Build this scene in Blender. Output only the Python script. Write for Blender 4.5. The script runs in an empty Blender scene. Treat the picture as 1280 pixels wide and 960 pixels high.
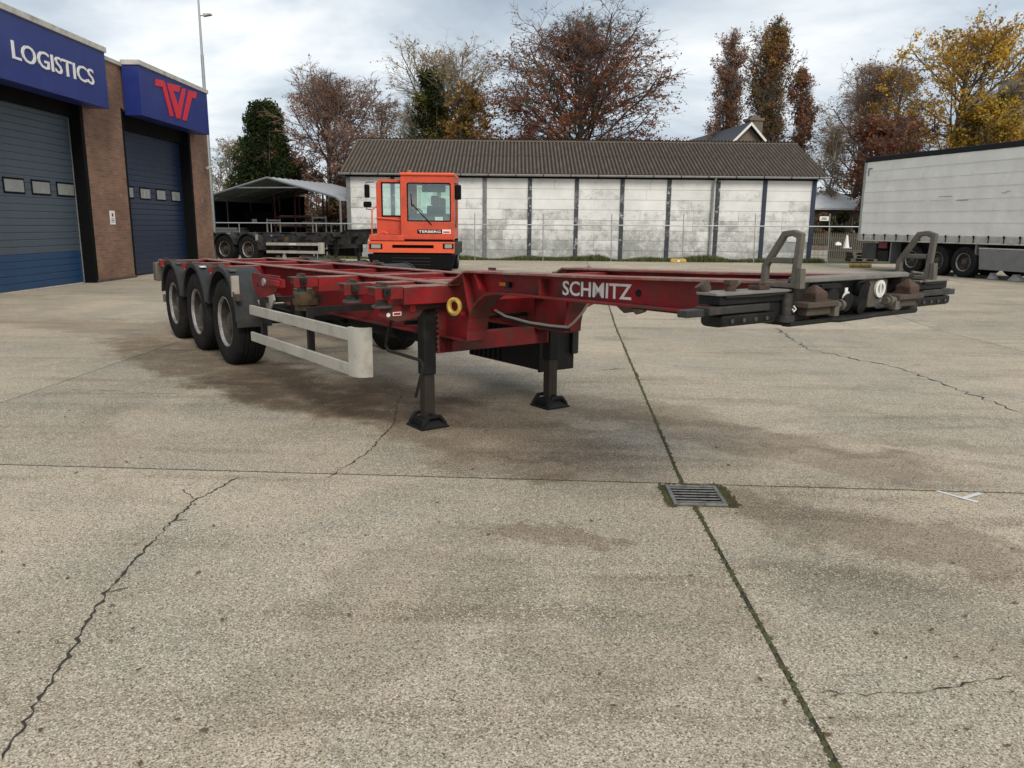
import bpy, bmesh, math, random
import numpy as np
from mathutils import Vector, Matrix
R = math.radians
random.seed(7); RNG = np.random.default_rng(7)
sc = bpy.context.scene
COL = sc.collection

# ------------------------------------------------------------------ camera
F_PX, PITCH, ROLL, H = 962.5, .2035, -.0095, 1.704
cp, sp, cr, sr = math.cos(PITCH), math.sin(PITCH), math.cos(ROLL), math.sin(ROLL)
_r, _d, FW = np.array([1., 0, 0]), np.array([0, -sp, -cp]), np.array([0, cp, -sp])
RT, DN = cr * _r + sr * _d, -sr * _r + cr * _d
cd = bpy.data.cameras.new('camera'); cam = bpy.data.objects.new('camera', cd); COL.objects.link(cam)
cd.sensor_width = 36; cd.lens = F_PX / 1280 * 36; cd.clip_end = 2000; cd.clip_start = .05
cam.matrix_world = Matrix(((RT[0], -DN[0], -FW[0], 0), (RT[1], -DN[1], -FW[1], 0), (RT[2], -DN[2], -FW[2], H), (0, 0, 0, 1)))
sc.camera = cam
def ray(x, y): return FW + (x - 640) / F_PX * RT + (y - 480) / F_PX * DN
ORG = np.array([0, 0, H])
def at(x, y, Y): q = ray(x, y); return ORG + q * (Y / q[1])          # pixel -> point at depth Y
def atX(x, y, X): q = ray(x, y); return ORG + q * (X / q[0])         # pixel -> point on a wall at X
def gnd(x, y, z=0.0): q = ray(x, y); return ORG + q * ((z - H) / q[2])   # pixel -> point on the ground

# ------------------------------------------------------------------ sky, sun, exposure
SUN_EL, SUN_AZ = 40, 160          # azimuth clockwise from +Y (the view direction)
w = bpy.data.worlds.new('World'); sc.world = w; w.use_nodes = True
nt = w.node_tree; nt.nodes.clear()
def N(t, **k):
    n = nt.nodes.new(t)
    for a, b in k.items(): setattr(n, a, b)
    return n
L = lambda a, b: nt.links.new(a, b)
out = N('ShaderNodeOutputWorld'); bg = N('ShaderNodeBackground'); bg.inputs[1].default_value = .105
sky = N('ShaderNodeTexSky', sky_type='NISHITA', sun_disc=False, sun_elevation=R(SUN_EL), sun_rotation=R(SUN_AZ))
sky.air_density = 1.0; sky.dust_density = 2.0
tc = N('ShaderNodeTexCoord'); sx = N('ShaderNodeSeparateXYZ'); L(tc.outputs['Generated'], sx.inputs[0])
zz = N('ShaderNodeMath', operation='ABSOLUTE'); L(sx.outputs[2], zz.inputs[0])
za = N('ShaderNodeMath', operation='ADD'); L(zz.outputs[0], za.inputs[0]); za.inputs[1].default_value = .22
dx = N('ShaderNodeMath', operation='DIVIDE'); L(sx.outputs[0], dx.inputs[0]); L(za.outputs[0], dx.inputs[1])
dy = N('ShaderNodeMath', operation='DIVIDE'); L(sx.outputs[1], dy.inputs[0]); L(za.outputs[0], dy.inputs[1])
cx = N('ShaderNodeCombineXYZ'); L(dx.outputs[0], cx.inputs[0]); L(dy.outputs[0], cx.inputs[1])
mp = N('ShaderNodeMapping'); L(cx.outputs[0], mp.inputs[0])
mp.inputs['Rotation'].default_value = (0, 0, R(-22)); mp.inputs['Scale'].default_value = (.8, 1.05, 1); mp.inputs['Location'].default_value = (3.3, 1.7, 0)
n1 = N('ShaderNodeTexNoise'); L(mp.outputs[0], n1.inputs['Vector']); n1.inputs['Scale'].default_value = 1.0; n1.inputs['Detail'].default_value = 7; n1.inputs['Roughness'].default_value = .56; n1.inputs['Distortion'].default_value = .35
n2 = N('ShaderNodeTexNoise'); L(mp.outputs[0], n2.inputs['Vector']); n2.inputs['Scale'].default_value = .55; n2.inputs['Detail'].default_value = 4
cr1 = N('ShaderNodeValToRGB'); L(n1.outputs[0], cr1.inputs[0])
e = cr1.color_ramp.elements; e[0].position = .34; e[0].color = (2.35, 2.85, 3.45, 1); e[1].position = .66; e[1].color = (7.1, 7.2, 7.2, 1)
x_ = cr1.color_ramp.elements.new(.47); x_.color = (3.7, 4.2, 4.7, 1)
x_ = cr1.color_ramp.elements.new(.56); x_.color = (5.3, 5.65, 5.95, 1)
cf = N('ShaderNodeMapRange'); L(n2.outputs[0], cf.inputs[0]); cf.inputs[1].default_value = .25; cf.inputs[2].default_value = .5; cf.inputs[3].default_value = .8; cf.inputs[4].default_value = .98
mx = N('ShaderNodeMix', data_type='RGBA'); L(cf.outputs[0], mx.inputs[0]); L(sky.outputs[0], mx.inputs[6]); L(cr1.outputs[0], mx.inputs[7])
L(mx.outputs[2], bg.inputs[0]); L(bg.outputs[0], out.inputs[0])
sl = bpy.data.lights.new('sun', 'SUN'); sl.energy = 1.5; sl.angle = R(24); sl.color = (1, .92, .80)
so = bpy.data.objects.new('sun', sl); COL.objects.link(so)
sd = Vector((math.sin(R(SUN_AZ)) * math.cos(R(SUN_EL)), math.cos(R(SUN_AZ)) * math.cos(R(SUN_EL)), math.sin(R(SUN_EL))))
so.rotation_euler = sd.to_track_quat('Z', 'Y').to_euler(); so.location = (6, -10, 14)
sc.view_settings.view_transform = 'Standard'; sc.view_settings.look = 'None'; sc.view_settings.exposure = .62; sc.view_settings.gamma = 1
sc.view_settings.use_curve_mapping = False

# ------------------------------------------------------------------ materials
def mat(name, col, rough=.6, metal=0., var=.18, scale=4., dirt=None, bump=None, coat=0., spec=.5, trans=0.):
    """painted / raw surface: tonal noise, optional dirt patches (colour, low, high, scale), optional bump (strength, scale)"""
    m = bpy.data.materials.new(name); m.use_nodes = True; t = m.node_tree; n = t.nodes; l = t.links
    b = n['Principled BSDF']; b.inputs['Roughness'].default_value = rough; b.inputs['Metallic'].default_value = metal
    b.inputs['Specular IOR Level'].default_value = spec; b.inputs['Coat Weight'].default_value = coat
    co = n.new('ShaderNodeTexCoord')
    ns = n.new('ShaderNodeTexNoise'); ns.inputs['Scale'].default_value = scale; ns.inputs['Detail'].default_value = 6; ns.inputs['Roughness'].default_value = .65
    l.new(co.outputs['Object'], ns.inputs['Vector'])
    mr = n.new('ShaderNodeMapRange'); l.new(ns.outputs[0], mr.inputs[0]); mr.inputs[1].default_value = .25; mr.inputs[2].default_value = .75
    mr.inputs[3].default_value = 1 - var; mr.inputs[4].default_value = 1 + var
    oi = n.new('ShaderNodeObjectInfo')
    mm = n.new('ShaderNodeMix'); mm.data_type = 'RGBA'; mm.blend_type = 'MULTIPLY'; mm.inputs[0].default_value = 1
    mm.inputs[6].default_value = (*col, 1); l.new(mr.outputs[0], mm.inputs[7]); last = mm.outputs[2]
    if dirt:
        for (dc, lo, hi, ds) in (dirt if isinstance(dirt, list) else [dirt]):
            d = n.new('ShaderNodeTexNoise'); d.inputs['Scale'].default_value = ds; d.inputs['Detail'].default_value = 9; d.inputs['Roughness'].default_value = .7
            l.new(co.outputs['Object'], d.inputs['Vector'])
            r = n.new('ShaderNodeMapRange'); l.new(d.outputs[0], r.inputs[0]); r.inputs[1].default_value = lo; r.inputs[2].default_value = hi
            q = n.new('ShaderNodeMix'); q.data_type = 'RGBA'; l.new(r.outputs[0], q.inputs[0]); l.new(last, q.inputs[6]); q.inputs[7].default_value = (*dc, 1); last = q.outputs[2]
    l.new(last, b.inputs['Base Color'])
    rr = n.new('ShaderNodeMapRange'); l.new(ns.outputs[0], rr.inputs[0]); rr.inputs[3].default_value = max(.03, rough - .15); rr.inputs[4].default_value = min(1, rough + .15)
    l.new(rr.outputs[0], b.inputs['Roughness'])
    if trans: b.inputs['Transmission Weight'].default_value = trans
    if bump:
        bn = n.new('ShaderNodeTexNoise'); bn.inputs['Scale'].default_value = bump[1]; bn.inputs['Detail'].default_value = 5
        l.new(co.outputs['Object'], bn.inputs['Vector'])
        bp = n.new('ShaderNodeBump'); bp.inputs['Strength'].default_value = bump[0]; bp.inputs['Distance'].default_value = .01
        l.new(bn.outputs[0], bp.inputs['Height']); l.new(bp.outputs[0], b.inputs['Normal'])
    return m
GRIME = (.055, .045, .035)
RUST = (.11, .055, .03)
M = {}
M['red'] = mat('red chassis paint', (.27, .012, .016), .5, var=.3, scale=3, dirt=[((.075, .020, .017), .44, .66, 2.2), ((.12, .028, .024), .52, .72, 1.3), (GRIME, .54, .72, 5), (RUST, .61, .7, 14)], bump=(.15, 60), spec=.25)
M['flange'] = mat('dusty red flange', (.23, .065, .05), .6, var=.3, scale=5, dirt=[((.25, .18, .135), .46, .62, 6), (RUST, .6, .72, 12)], bump=(.2, 60))
M['redgrimy'] = mat('grimy red paint', (.17, .016, .018), .55, var=.3, scale=3, dirt=[((.06, .022, .018), .44, .62, 2.5), (GRIME, .5, .68, 5), (RUST, .6, .7, 12)], bump=(.2, 60), spec=.25)
M['rust'] = mat('rusty steel', (.075, .042, .028), .8, .1, var=.4, scale=14, dirt=[((.05, .035, .028), .5, .7, 9)], bump=(.5, 70))
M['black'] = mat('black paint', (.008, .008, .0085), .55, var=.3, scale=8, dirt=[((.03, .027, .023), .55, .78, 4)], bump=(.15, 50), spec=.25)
M['greasy'] = mat('greasy dark steel', (.014, .013, .012), .6, .1, var=.4, scale=9, dirt=[((.05, .04, .032), .55, .76, 5)], bump=(.3, 45), spec=.3)
M['plate'] = mat('bare worn plate', (.20, .185, .165), .6, .2, var=.25, scale=7, dirt=[((.12, .09, .07), .52, .72, 5)], bump=(.2, 50))
M['olive'] = mat('dusty grey-brown steel', (.12, .108, .086), .65, .1, var=.25, scale=9, dirt=[((.07, .055, .042), .5, .72, 7)], bump=(.3, 60))
M['bellow'] = mat('ochre brown dirt', (.085, .05, .018), .8, var=.4, scale=9, dirt=[((.03, .022, .015), .48, .66, 6)])
M['barsteel'] = mat('dark bar steel', (.032, .03, .028), .55, .2, var=.35, scale=9, dirt=[((.08, .072, .06), .52, .7, 6)], bump=(.3, 50))
M['nutgrey'] = mat('dull grey-green steel', (.06, .058, .05), .7, .1, var=.25, scale=9)
M['rubber'] = mat('tyre rubber', (.011, .011, .0115), .85, var=.25, scale=6, dirt=[((.034, .031, .027), .5, .78, 5)], bump=(.25, 80), spec=.2)
M['rim'] = mat('dirty steel rim', (.34, .33, .31), .5, .35, var=.3, scale=9, dirt=[((.09, .055, .035), .47, .66, 6), ((.02, .02, .02), .6, .78, 9)], bump=(.3, 50))
M['rimdisc'] = mat('rusty wheel disc', (.055, .045, .037), .65, .2, var=.4, scale=9, dirt=[((.13, .12, .105), .52, .66, 7), ((.015, .014, .013), .58, .75, 9)], bump=(.3, 50))
M['fender'] = mat('grey plastic mudguard', (.021, .0225, .024), .65, var=.25, scale=5, dirt=[((.05, .047, .042), .5, .76, 3)], bump=(.12, 40), spec=.35)
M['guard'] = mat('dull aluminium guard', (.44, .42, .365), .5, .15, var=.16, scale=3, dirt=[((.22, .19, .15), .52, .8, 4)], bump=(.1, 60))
M['yellow'] = mat('yellow paint', (.55, .36, .06), .5, dirt=[((.2, .14, .06), .5, .7, 12)])
M['amber'] = mat('amber lens', (.5, .13, .01), .25, var=.05)
M['white'] = mat('white vinyl', (.78, .77, .74), .5, var=.06, dirt=[((.35, .2, .17), .6, .74, 16)])
M['redrefl'] = mat('red reflector', (.35, .01, .01), .25)
M['hose'] = mat('pale hose', (.33, .30, .25), .5, var=.2)
M['metal'] = mat('galvanised steel', (.36, .37, .37), .5, .6, var=.15, scale=12)
M['glass'] = mat('dark glass', (.035, .045, .045), .08, var=.05)

# ------------------------------------------------------------------ mesh helpers
class MB:
    def __init__(s): s.v, s.f, s.m = [], [], []
    def add(s, vs, fs, m=0):
        k = len(s.v); s.v += [tuple(map(float, p)) for p in vs]; s.f += [tuple(i + k for i in q) for q in fs]; s.m += [m] * len(fs); return s
    def box(s, x0, x1, y0, y1, z0, z1, m=0):
        return s.add([(x0, y0, z0), (x1, y0, z0), (x1, y1, z0), (x0, y1, z0), (x0, y0, z1), (x1, y0, z1), (x1, y1, z1), (x0, y1, z1)],
                     [(0, 3, 2, 1), (4, 5, 6, 7), (0, 1, 5, 4), (1, 2, 6, 5), (2, 3, 7, 6), (3, 0, 4, 7)], m)
    def prism(s, poly, ax, a, b, m=0):
        def P(p, t): return (t, p[0], p[1]) if ax == 0 else ((p[0], t, p[1]) if ax == 1 else (p[0], p[1], t))
        n = len(poly); vs = [P(p, a) for p in poly] + [P(p, b) for p in poly]
        return s.add(vs, [tuple(range(n))[::-1], tuple(range(n, 2 * n))] + [(i, (i + 1) % n, n + (i + 1) % n, n + i) for i in range(n)], m)
    def frame(s, outer, inner, ax, a, b, m=0):                      # a flat ring: outer and inner outlines with the same count
        def P(p, t): return (t, p[0], p[1]) if ax == 0 else ((p[0], t, p[1]) if ax == 1 else (p[0], p[1], t))
        n = len(outer); vs = [P(p, t) for t in (a, b) for o in (outer, inner) for p in o]; fs = []
        for i in range(n):
            j = (i + 1) % n
            fs += [(i, j, n + j, n + i), (2 * n + i, 3 * n + i, 3 * n + j, 2 * n + j), (i, 2 * n + i, 2 * n + j, j), (n + i, n + j, 3 * n + j, 3 * n + i)]
        return s.add(vs, fs, m)
    def cyl(s, p, q, r, r2=None, n=12, m=0):
        p, q = Vector(p), Vector(q); r2 = r if r2 is None else r2; d = (q - p).normalized()
        a = d.orthogonal().normalized(); b = d.cross(a); vs = []
        for c, rr in ((p, r), (q, r2)):
            vs += [c + rr * (math.cos(t) * a + math.sin(t) * b) for t in [2 * math.pi * i / n for i in range(n)]]
        return s.add(vs, [tuple(range(n))[::-1], tuple(range(n, 2 * n))] + [(i, (i + 1) % n, n + (i + 1) % n, n + i) for i in range(n)], m)
    def tube(s, pts, r, n=8, m=0):
        pts = [Vector(p) for p in pts]; k = len(pts); vs = []; a = None
        for i, p in enumerate(pts):
            d = (pts[min(i + 1, k - 1)] - pts[max(i - 1, 0)]).normalized()
            a = d.orthogonal().normalized() if a is None else (a - d * a.dot(d)).normalized(); b = d.cross(a)
            vs += [p + r * (math.cos(t) * a + math.sin(t) * b) for t in [2 * math.pi * j / n for j in range(n)]]
        fs = [tuple(range(n))[::-1], tuple(range((k - 1) * n, k * n))]
        for i in range(k - 1): fs += [(i * n + j, i * n + (j + 1) % n, (i + 1) * n + (j + 1) % n, (i + 1) * n + j) for j in range(n)]
        return s.add(vs, fs, m)
    def lathe(s, prof, c=(0, 0, 0), n=32, a0=0, a1=2 * math.pi, m=0):   # profile (r, y) turned about the y axis through c
        full = abs(a1 - a0 - 2 * math.pi) < 1e-6; k = n if full else n + 1; p = len(prof); vs = []
        for i in range(k):
            t = a0 + (a1 - a0) * i / n
            vs += [(c[0] + r * math.cos(t), c[1] + y, c[2] + r * math.sin(t)) for r, y in prof]
        fs = []
        for i in range(n):
            j = (i + 1) % k
            fs += [(i * p + q, i * p + q + 1, j * p + q + 1, j * p + q) for q in range(p - 1)]
        return s.add(vs, fs, m)
    def build(s, name, mats, parent=None, smooth=False, bevel=0, tf=None, recalc=True):
        me = bpy.data.meshes.new(name); me.from_pydata([tf(p) for p in s.v] if tf else s.v, [], s.f)
        for q in (mats if isinstance(mats, (list, tuple)) else [mats]): me.materials.append(q)
        me.polygons.foreach_set('material_index', s.m)
        if recalc:
            b = bmesh.new(); b.from_mesh(me); bmesh.ops.recalc_face_normals(b, faces=b.faces); b.to_mesh(me); b.free()
        if smooth:
            me.polygons.foreach_set('use_smooth', [True] * len(me.polygons)); me.set_sharp_from_angle(angle=R(38))
        o = bpy.data.objects.new(name, me); COL.objects.link(o)
        if parent: o.parent = parent
        if bevel:
            bv = o.modifiers.new('bevel', 'BEVEL'); bv.width = bevel; bv.segments = 2; bv.limit_method = 'ANGLE'
        return o
def tag(o, label=None, cat=None, group=None, kind=None):
    if label: o['label'] = label
    if cat: o['category'] = cat
    if group: o['group'] = group
    if kind: o['kind'] = kind
    return o
def thing(name, label, cat, loc=(0, 0, 0), rz=0., group=None):
    o = bpy.data.objects.new(name, None); COL.objects.link(o); o.location = loc; o.rotation_euler = (0, 0, rz); o.empty_display_size = .2
    return tag(o, label, cat, group)
def piece(o, name=None, loc=None, parent=None, rz=None):            # a copy sharing mesh data
    c = o.copy(); COL.objects.link(c)
    if name: c.name = name
    if loc is not None: c.location = loc
    if rz is not None: c.rotation_euler = (0, 0, rz)
    c.parent = parent if parent else o.parent
    return c
def copy_tree(o, parent=None):
    c = o.copy(); COL.objects.link(c); c.parent = parent
    for ch in o.children: copy_tree(ch, c)
    return c
def np_mesh(name, V, Q, mats, parent=None, mi=None):                # numpy verts + quads (or triangles)
    me = bpy.data.meshes.new(name); k = Q.shape[1]
    me.vertices.add(len(V)); me.vertices.foreach_set('co', np.ascontiguousarray(V, dtype=np.float32).ravel())
    me.loops.add(Q.size); me.loops.foreach_set('vertex_index', Q.astype(np.int32).ravel())
    me.polygons.add(len(Q)); me.polygons.foreach_set('loop_start', np.arange(0, Q.size, k, dtype=np.int32))
    for q in mats: me.materials.append(q)
    if mi is not None: me.polygons.foreach_set('material_index', mi.astype(np.int32))
    me.update(); me.validate()
    o = bpy.data.objects.new(name, me); COL.objects.link(o)
    if parent: o.parent = parent
    return o
def text_mesh(txt, wid, hgt, depth, bold=0.):                       # lettering as mesh, x right, y up, centred, fitted to wid x hgt
    c = bpy.data.curves.new('txt', 'FONT'); c.body = txt; c.extrude = .05; c.offset = bold; c.resolution_u = 3
    o = bpy.data.objects.new('txt', c); COL.objects.link(o); bpy.context.view_layer.update()
    me = bpy.data.meshes.new_from_object(o.evaluated_get(bpy.context.evaluated_depsgraph_get()))
    bpy.data.objects.remove(o); bpy.data.curves.remove(c)
    V = np.array([v.co[:] for v in me.vertices]); lo, hi = V.min(0), V.max(0)
    V = (V - (lo + hi) / 2) / (hi - lo) * np.array([wid, hgt, depth])
    F = [tuple(p.vertices) for p in me.polygons]; bpy.data.meshes.remove(me)
    return V, F
def letters(txt, wid, hgt, depth, origin, ex, ey, name, m, parent, bold=0., tf=None):
    V, F = text_mesh(txt, wid, hgt, depth, bold); ex, ey = Vector(ex), Vector(ey); ez = ex.cross(ey)
    b = MB(); b.add([Vector(origin) + ex * v[0] + ey * v[1] + ez * v[2] for v in V], F)
    return b.build(name, m, parent, tf=tf, recalc=False)

# ------------------------------------------------------------------ the ground and the concrete yard
ZF = .15                                                             # the yard rises a little away from the drain
def yard_z(Y): return 0. if Y < 13.2 else (ZF if Y > 16.5 else ZF * (Y - 13.2) / 3.3)
def concrete():
    m = bpy.data.materials.new('exposed aggregate concrete'); m.use_nodes = True; t = m.node_tree; n = t.nodes; l = t.links
    b = n['Principled BSDF']; b.inputs['Specular IOR Level'].default_value = .35
    g = n.new('ShaderNodeNewGeometry'); P = g.outputs['Position']
    def noise(s, d=5, r=.6, dist=0.):
        q = n.new('ShaderNodeTexNoise'); q.inputs['Scale'].default_value = s; q.inputs['Detail'].default_value = d; q.inputs['Roughness'].default_value = r; q.inputs['Distortion'].default_value = dist
        l.new(P, q.inputs['Vector']); return q.outputs[0]
    def rng(x, a, b_, c, d):
        q = n.new('ShaderNodeMapRange'); l.new(x, q.inputs[0]); q.interpolation_type = 'SMOOTHSTEP'
        for i, v in enumerate((a, b_, c, d)): q.inputs[i + 1].default_value = v
        return q.outputs[0]
    def mul(x, y):
        q = n.new('ShaderNodeMath'); q.operation = 'MULTIPLY'; l.new(x, q.inputs[0])
        if isinstance(y, (int, float)): q.inputs[1].default_value = y
        else: l.new(y, q.inputs[1])
        return q.outputs[0]
    def mixc(f, a, c, blend='MIX'):
        q = n.new('ShaderNodeMix'); q.data_type = 'RGBA'; q.blend_type = blend
        if isinstance(f, (int, float)): q.inputs[0].default_value = f
        else: l.new(f, q.inputs[0])
        for s_, v in ((6, a), (7, c)):
            if isinstance(v, tuple): q.inputs[s_].default_value = (*v, 1)
            else: l.new(v, q.inputs[s_])
        return q.outputs[2]
    base = mixc(rng(noise(.35, 6, .6), .3, .7, 0, 1), (.455, .375, .275), (.335, .295, .228))
    base = mixc(rng(noise(.9, 6, .62, .4), .46, .66, 0, .55), base, (.27, .26, .205))
    base = mixc(rng(noise(2.1, 7, .68), .42, .72, 0, .5), base, (.31, .26, .195))
    def streak(rot, sx_, sy_, seed_, lo, hi, amt, colr):              # drag marks left by tyres: long, narrow, broken streaks
        nonlocal base
        q = n.new('ShaderNodeMapping'); l.new(P, q.inputs[0]); q.inputs['Rotation'].default_value = (0, 0, R(rot)); q.inputs['Scale'].default_value = (sx_, sy_, 1); q.inputs['Location'].default_value = (seed_, seed_ * 1.7, 0)
        t_ = n.new('ShaderNodeTexNoise'); t_.inputs['Scale'].default_value = 1; t_.inputs['Detail'].default_value = 5; t_.inputs['Roughness'].default_value = .6; t_.inputs['Distortion'].default_value = .25; l.new(q.outputs[0], t_.inputs['Vector'])
        base = mixc(rng(t_.outputs[0], lo, hi, 0, amt), base, mixc(1., base, colr, 'MULTIPLY'))
    streak(32, .35, 2.6, 3.1, .52, .68, .65, (.62, .58, .53)); streak(-14, .22, 3.2, 7.7, .55, .7, .5, (.66, .63, .6)); streak(48, .5, 1.6, 12.3, .5, .7, .55, (.74, .76, .70))
    base = mixc(rng(noise(.55, 4, .55, .6), .52, .66, 0, .6), base, (.50, .405, .30))
    oi = n.new('ShaderNodeObjectInfo'); base = mixc(1., base, rng(oi.outputs['Random'], 0, 1, .9, 1.08), 'MULTIPLY')
    # aggregate: pale and dark pebbles
    vo = n.new('ShaderNodeTexVoronoi'); vo.inputs['Scale'].default_value = 210; l.new(P, vo.inputs['Vector'])
    sep = n.new('ShaderNodeSeparateColor'); l.new(vo.outputs['Color'], sep.inputs[0])
    peb = mul(rng(sep.outputs[0], 0, 1, .5, 1.5), 1.)
    base = mixc(.8, base, peb, 'MULTIPLY')
    vo2 = n.new('ShaderNodeTexVoronoi'); vo2.inputs['Scale'].default_value = 150; l.new(P, vo2.inputs['Vector'])
    s2 = n.new('ShaderNodeSeparateColor'); l.new(vo2.outputs['Color'], s2.inputs[0])
    base = mixc(rng(s2.outputs[1], .84, .9, 0, .85), base, (.66, .60, .50))
    base = mixc(rng(s2.outputs[2], .88, .95, 0, .75), base, (.085, .07, .055))
    vo3 = n.new('ShaderNodeTexVoronoi'); vo3.inputs['Scale'].default_value = 46; l.new(P, vo3.inputs['Vector']); s3 = n.new('ShaderNodeSeparateColor'); l.new(vo3.outputs['Color'], s3.inputs[0])
    base = mixc(mul(rng(vo3.outputs['Distance'], .12, .22, 1, 0), rng(s3.outputs[0], .72, .76, 0, .9)), base, (.74, .69, .60))
    base = mixc(mul(rng(vo3.outputs['Distance'], .14, .24, 1, 0), rng(s3.outputs[1], .80, .84, 0, .8)), base, (.07, .055, .045))
    base = mixc(rng(noise(70, 4, .7), .4, .7, 0, .8), base, mixc(1., base, (.8, .78, .75), 'MULTIPLY'))
    # stains, plus soft contact shade painted under the trailer and round its legs: wet oily band along the chassis, tyre drag marks, patches by the drain
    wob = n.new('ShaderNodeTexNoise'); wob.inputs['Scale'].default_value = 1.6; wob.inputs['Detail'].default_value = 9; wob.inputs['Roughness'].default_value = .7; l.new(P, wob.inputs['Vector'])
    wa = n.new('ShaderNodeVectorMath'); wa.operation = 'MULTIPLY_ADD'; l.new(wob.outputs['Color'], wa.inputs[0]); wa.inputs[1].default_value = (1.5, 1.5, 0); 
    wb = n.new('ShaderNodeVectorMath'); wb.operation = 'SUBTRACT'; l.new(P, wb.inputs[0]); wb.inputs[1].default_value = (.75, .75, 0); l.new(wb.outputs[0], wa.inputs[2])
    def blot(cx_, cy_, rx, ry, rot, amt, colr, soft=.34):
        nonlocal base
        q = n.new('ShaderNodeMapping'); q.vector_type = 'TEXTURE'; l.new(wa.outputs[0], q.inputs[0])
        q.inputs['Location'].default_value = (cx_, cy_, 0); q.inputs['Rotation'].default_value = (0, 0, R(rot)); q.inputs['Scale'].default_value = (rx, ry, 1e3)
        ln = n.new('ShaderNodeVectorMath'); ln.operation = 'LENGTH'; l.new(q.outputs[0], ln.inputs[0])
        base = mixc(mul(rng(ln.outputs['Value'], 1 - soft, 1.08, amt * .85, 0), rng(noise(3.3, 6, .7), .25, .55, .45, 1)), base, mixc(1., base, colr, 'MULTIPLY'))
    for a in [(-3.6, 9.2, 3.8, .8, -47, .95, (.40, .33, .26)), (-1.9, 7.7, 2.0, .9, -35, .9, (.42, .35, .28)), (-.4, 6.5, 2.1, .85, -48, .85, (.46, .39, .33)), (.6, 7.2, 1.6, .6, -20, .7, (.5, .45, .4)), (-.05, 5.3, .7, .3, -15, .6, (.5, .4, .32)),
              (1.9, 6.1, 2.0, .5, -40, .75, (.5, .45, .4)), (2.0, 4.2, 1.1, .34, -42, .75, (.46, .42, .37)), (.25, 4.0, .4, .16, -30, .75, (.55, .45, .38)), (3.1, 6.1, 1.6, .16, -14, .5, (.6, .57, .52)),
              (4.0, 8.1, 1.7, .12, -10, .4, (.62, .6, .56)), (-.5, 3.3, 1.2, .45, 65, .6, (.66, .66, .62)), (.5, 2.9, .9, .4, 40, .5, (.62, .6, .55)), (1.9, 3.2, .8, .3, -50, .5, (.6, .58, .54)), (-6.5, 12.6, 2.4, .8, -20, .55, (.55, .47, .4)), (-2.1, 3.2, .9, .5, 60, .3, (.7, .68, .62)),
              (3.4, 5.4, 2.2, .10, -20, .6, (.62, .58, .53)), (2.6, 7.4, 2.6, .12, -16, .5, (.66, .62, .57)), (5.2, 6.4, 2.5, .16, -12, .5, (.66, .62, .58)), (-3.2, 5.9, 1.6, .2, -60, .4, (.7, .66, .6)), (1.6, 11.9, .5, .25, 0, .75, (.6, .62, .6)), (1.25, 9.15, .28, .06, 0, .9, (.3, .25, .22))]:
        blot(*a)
    l.new(base, b.inputs['Base Color'])
    l.new(rng(noise(1.6, 5), .3, .7, .72, .92), b.inputs['Roughness'])
    bp = n.new('ShaderNodeBump'); bp.inputs['Strength'].default_value = .55; bp.inputs['Distance'].default_value = .004
    l.new(mul(vo.outputs['Distance'], -1.), bp.inputs['Height']); l.new(bp.outputs[0], b.inputs['Normal'])
    return m
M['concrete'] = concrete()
M['soil'] = mat('joint dirt and soil', (.045, .04, .028), .95, var=.4, scale=9, dirt=[((.05, .065, .02), .48, .7, 1.7)])
M['earth'] = mat('rough ground', (.075, .075, .045), .95, var=.4, scale=.5, dirt=[((.04, .065, .02), .45, .65, .2)])
ys = [-60, 13.2, 16.5, 34.2, 35.0, 700]; zs = [-.15, -.15, .0, .0, .1, .1]
b = MB()
for i in range(5):
    b.add([(-500, ys[i], zs[i]), (500, ys[i], zs[i]), (500, ys[i + 1], zs[i + 1]), (-500, ys[i + 1], zs[i + 1])], [(0, 1, 2, 3)])
tag(b.build('ground', M['earth'], recalc=False), kind='structure')
yard = bpy.data.objects.new('concrete_yard', None); COL.objects.link(yard); tag(yard, kind='structure')
gx = [-29.3, -23.2, -17.1, -11, -4.88, 1.16, 7.3, 13.4, 19.5, 25.6, 31.7, 38]
gy = [-6.3, -.7, 4.98, 10.5, 13.2, 16.5, 21.6, 27.0, 32.2, 35.0]
def joint_pt(i, j):                                                  # the grid of joints is a little skewed, as laid
    X, Y = gx[i], gy[j]
    if i == 5: X = float(np.interp(Y, [-6, 2.2, 5, 15.1, 35], [.85, 1.03, 1.16, 1.92, 3.3]))
    else: X += .05 * (Y - 5) / 10
    if j == 2: Y += -.058 * (X - 1.1)
    if j == 3: Y += .03 * (X - 1.1)
    return X, Y
for i in range(len(gx) - 1):
    for j in range(len(gy) - 1):
        q = [joint_pt(i, j), joint_pt(i + 1, j), joint_pt(i + 1, j + 1), joint_pt(i, j + 1)]
        g = .011 if i in (4, 5) else .008
        gg = [(1, 1), (-1, 1), (-1, -1), (1, -1)]
        jx = lambda k: .0115 if (k in (1, 2) and i == 4) or (k in (0, 3) and i == 5) else .007
        vs = [(x + s[0] * jx(k), y + s[1] * (.013 if 4 < (gy[j] if k < 2 else gy[j + 1]) < 6 else .010), yard_z(gy[j] if k < 2 else gy[j + 1])) for k, ((x, y), s) in enumerate(zip(q, gg))]
        bb = MB(); bb.add(vs + [(x, y, z - .16) for x, y, z in vs], [(0, 1, 2, 3), (0, 4, 5, 1), (1, 5, 6, 2), (2, 6, 7, 3), (3, 7, 4, 0)])
        bb.build('concrete_slab', M['concrete'], yard, recalc=False)
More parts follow.
